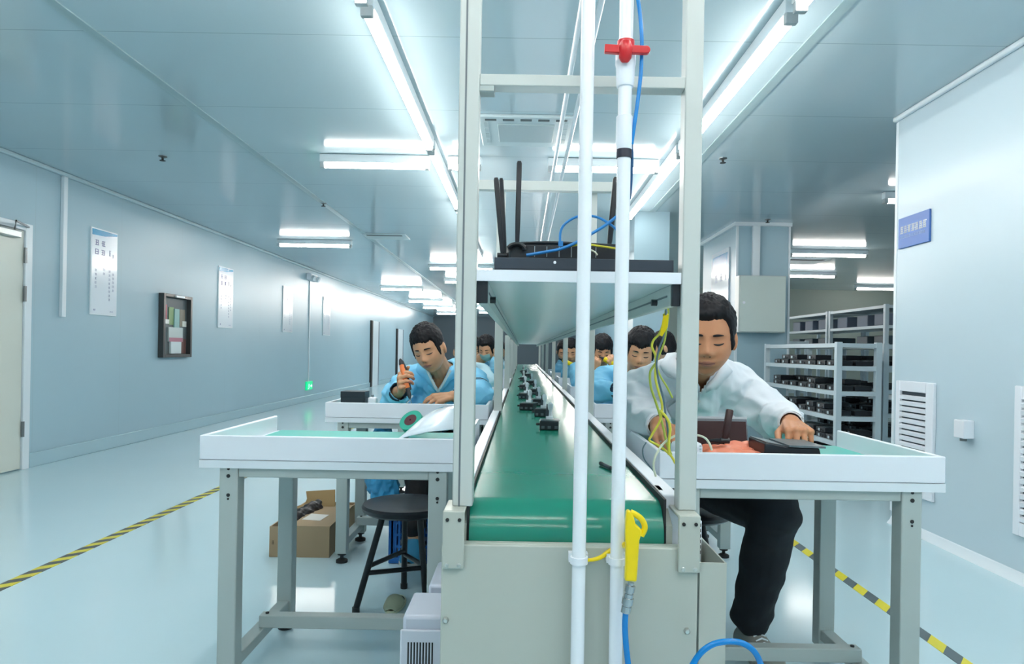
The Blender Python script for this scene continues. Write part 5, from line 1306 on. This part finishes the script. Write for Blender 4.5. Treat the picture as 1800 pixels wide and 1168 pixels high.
# stools under the seated workers
for x, y, lb in ((0.665, 2.70, 'black stool under the man in the white shirt'), (-0.46, 4.02, 'black stool under the man with the orange screwdriver'), (0.655, 4.46, 'black stool under the worker with tilted head behind the white shirted man'), (0.625, 6.02, 'black stool under the worker with the yellow driver'), (1.385, 5.56, 'black stool under the worker turned away toward the line')):
    dup(STOOL, (x, y, 0), 1.38 if x == 0.665 else 0.4, lb, 'black work stools')
for x, y in ((0.705, 7.72), (0.70, 9.32), (-0.485, 5.73), (-0.505, 7.29), (-0.56, 8.85), (-0.51, 10.42)):
    dup(STOOL, (x, y, 0), 0.4, 'black stool under a seated worker far down the conveyor', 'black work stools far down the line')

# blue bag hanging from the desk frame beside the bowed man
t = thing('plastic_bag', (-0.66, 3.26, 0.63), 'crumpled bright blue plastic bag hanging under the second desk', 'bag')
bmb = MB().capsule((-0.665, 3.27, 0.61), (-0.665, 3.27, 0.50), 0.04, 0.06).capsule((-0.665, 3.27, 0.52), (-0.665, 3.27, 0.34), 0.06, 0.07).capsule((-0.66, 3.27, 0.38), (-0.63, 3.27, 0.30), 0.07, 0.055)
bg = remesh(bmb, 0.006, 4)
cs = [v.co.copy() for v in bg.vertices]; ns = [v.normal.copy() for v in bg.vertices]
for v, c, n in zip(bg.vertices, cs, ns):
    v.co = c + n * (0.016 * (abs(noise.noise(V((c.x * 26, c.y * 26, c.z * 12)))) * 2 - 0.5) + 0.006 * noise.noise(c * 60))
add_mesh('bag', bg, BLUEBAG, t, 60)
part('handle', MB().tube([(-0.69, 3.26, 0.58), (-0.68, 3.20, 0.62), (-0.65, 3.20, 0.62), (-0.64, 3.26, 0.58)], 0.008, 8, smooth=5, flat=0.4), BLUEBAG, t)

t = thing('packed_part', (-1.12, 3.42, 0.15), 'dark wrapped part sticking out of the opened carton', 'part')
pb = remesh(MB().capsule((-1.15, 3.33, 0.12), (-1.11, 3.44, 0.145), 0.026, 0.03).capsule((-1.12, 3.42, 0.135), (-1.07, 3.60, 0.165), 0.035, 0.030).capsule((-1.15, 3.50, 0.13), (-1.09, 3.60, 0.15), 0.03, 0.03), 0.006, 3)
cs = [v.co.copy() for v in pb.vertices]; ns = [v.normal.copy() for v in pb.vertices]
for v, c, n in zip(pb.vertices, cs, ns): v.co = c + n * (0.014 * noise.noise(V((c.x * 30, c.y * 30, c.z * 30))) + 0.004 * noise.noise(c * 90))
add_mesh('bundle', pb, mat('wrapped_black', (0.03, 0.028, 0.03), 0.35), t, 50)
# ------------------------------------------------------------------ storage racks
def rack(x0, x1, y0, y1, zs, label, group='white storage racks'):
    t = thing('storage_rack', ((x0 + x1) / 2, (y0 + y1) / 2, 0), label, 'rack', group)
    s = 0.045
    for x in (x0, x1 - s):
        for y in (y0, y1 - s): part('post', rbox(x, x + s, y, y + s, 0.0, zs[-1] + 0.01), RACKM, t)
    for z in zs:
        part('shelf', rbox(x0 + 0.004, x1 - 0.004, y0 + 0.004, y1 - 0.004, z - 0.035, z), RACKM, t)
    return t
Z1 = [0.12, 0.305, 0.51, 0.715, 0.92, 1.105]
rack(2.535, 2.90, 5.50, 7.15, Z1, 'low white rack full of black router shells, nearest by the aisle')
rack(3.10, 3.52, 5.85, 7.45, Z1, 'low white rack partly hidden behind the wall with the blue sign')
Z2 = [0.15, 0.50, 0.85, 1.15, 1.38, 1.62]
rack(4.30, 4.85, 8.1, 9.6, Z2, 'tall white rack behind the low ones, nearer half')
rack(4.30, 4.85, 9.65, 11.15, Z2, 'tall white rack behind the low ones, farther half')
rack(3.50, 4.05, 9.65, 11.15, [0.15, 0.5, 0.85, 1.2], 'medium white rack between the low and the tall ones')
# one shell is built with parts of its own, the others are small copies
x, y, z = 2.60, 5.60, Z1[1] + 0.001
mm = MB().box(x - 0.04, x + 0.10, y - 0.085, y + 0.085, z, z + 0.04).box(x - 0.045, x - 0.04, y - 0.05, y - 0.02, z + 0.005, z + 0.02)
S0 = solo('router_shell', mm, BLACK, (x, y, z), 'x', 'router', bev=0.006)
shell_parts = []
me = rbox(x - 0.048, x - 0.0455, y + 0.0, y + 0.03, z + 0.008, z + 0.03)
part('port', me, mat('port_pale', (0.5, 0.6, 0.65), 0.4), S0)
me = rbox(x - 0.02, x + 0.07, y - 0.06, y + 0.06, z + 0.0405, z + 0.043)
part('circuit_board', me, mat('pcb_dark', (0.05, 0.08, 0.09), 0.4), S0)
names = ['lowest', 'second', 'third', 'fourth', 'top']
rnd = random.Random(3); first = True
def shelf_fill(xs, y0, y1, step, zs, where, tag_):
    global first
    for k, z in enumerate(zs):
        lv = names[k]
        yy = y0
        while yy < y1:
            for xb in xs:
                if rnd.random() < 0.06: continue
                for s in range(1 if rnd.random() < 0.5 else 2):
                    lab = f'black router shell on the {lv} shelf of {where}'
                    grp = f'router shells on the {lv} shelf of {tag_}'
                    loc = (xb + rnd.uniform(-0.006, 0.006), yy + rnd.uniform(-0.012, 0.012), z + 0.001 + s * 0.045)
                    rz = rnd.uniform(-0.06, 0.06)
                    if first:
                        S0.location = loc; S0['label'] = lab; S0['group'] = grp; first = False
                    else: dup(S0, loc, rz, lab, grp)
            yy += step
shelf_fill((2.605, 2.765), 5.66, 7.02, 0.20, Z1[0:5], 'the low white rack nearest the aisle', 'the nearest low rack')
shelf_fill((3.17, 3.36), 6.02, 7.28, 0.22, Z1[1:5], 'the low rack behind the sign wall', 'the second low rack')
for i in range(6):
    y = (8.33, 8.77, 9.32, 9.93, 10.40, 10.87)[i]
    solo('storage_bin', rbox(4.36, 4.78, y - 0.14, y + 0.14, Z2[4] + 0.001, Z2[4] + 0.15), mat('bin_slate', (0.16, 0.20, 0.27), 0.5), (4.57, y, Z2[4]), f'dark slate bin on the upper shelf of the tall racks, {["nearest", "second", "third", "fourth", "fifth", "sixth"][i]} in the row', 'bin', 'slate bins on the tall racks', bev=0.01)
    if i not in (2,): solo('storage_bin', rbox(4.36, 4.78, y - 0.14, y + 0.14, Z2[3] + 0.001, Z2[3] + 0.11), mat('bin_dark', (0.05, 0.08, 0.10), 0.5), (4.57, y, Z2[3]), f'black bin on the middle shelf of the tall racks, {["nearest", "second", "third", "fourth", "fifth", "sixth"][i]} in the row', 'bin', 'black bins on the tall racks', bev=0.01)
# ------------------------------------------------------------------ light and view
w = bpy.data.worlds.new('room_air'); SC.world = w; w.use_nodes = True
w.node_tree.nodes['Background'].inputs[0].default_value = (0.5, 0.6, 0.65, 1); w.node_tree.nodes['Background'].inputs[1].default_value = 0.05
SC.view_settings.view_transform = 'Standard'; SC.view_settings.look = 'None'; SC.view_settings.gamma = 1.0; SC.view_settings.use_curve_mapping = False
SC.view_settings.exposure = 1.24
SC.cycles.max_bounces = 8; SC.cycles.diffuse_bounces = 5; SC.cycles.glossy_bounces = 4
SC.cycles.sample_clamp_indirect = 8.0
SC.cycles.use_denoising = True
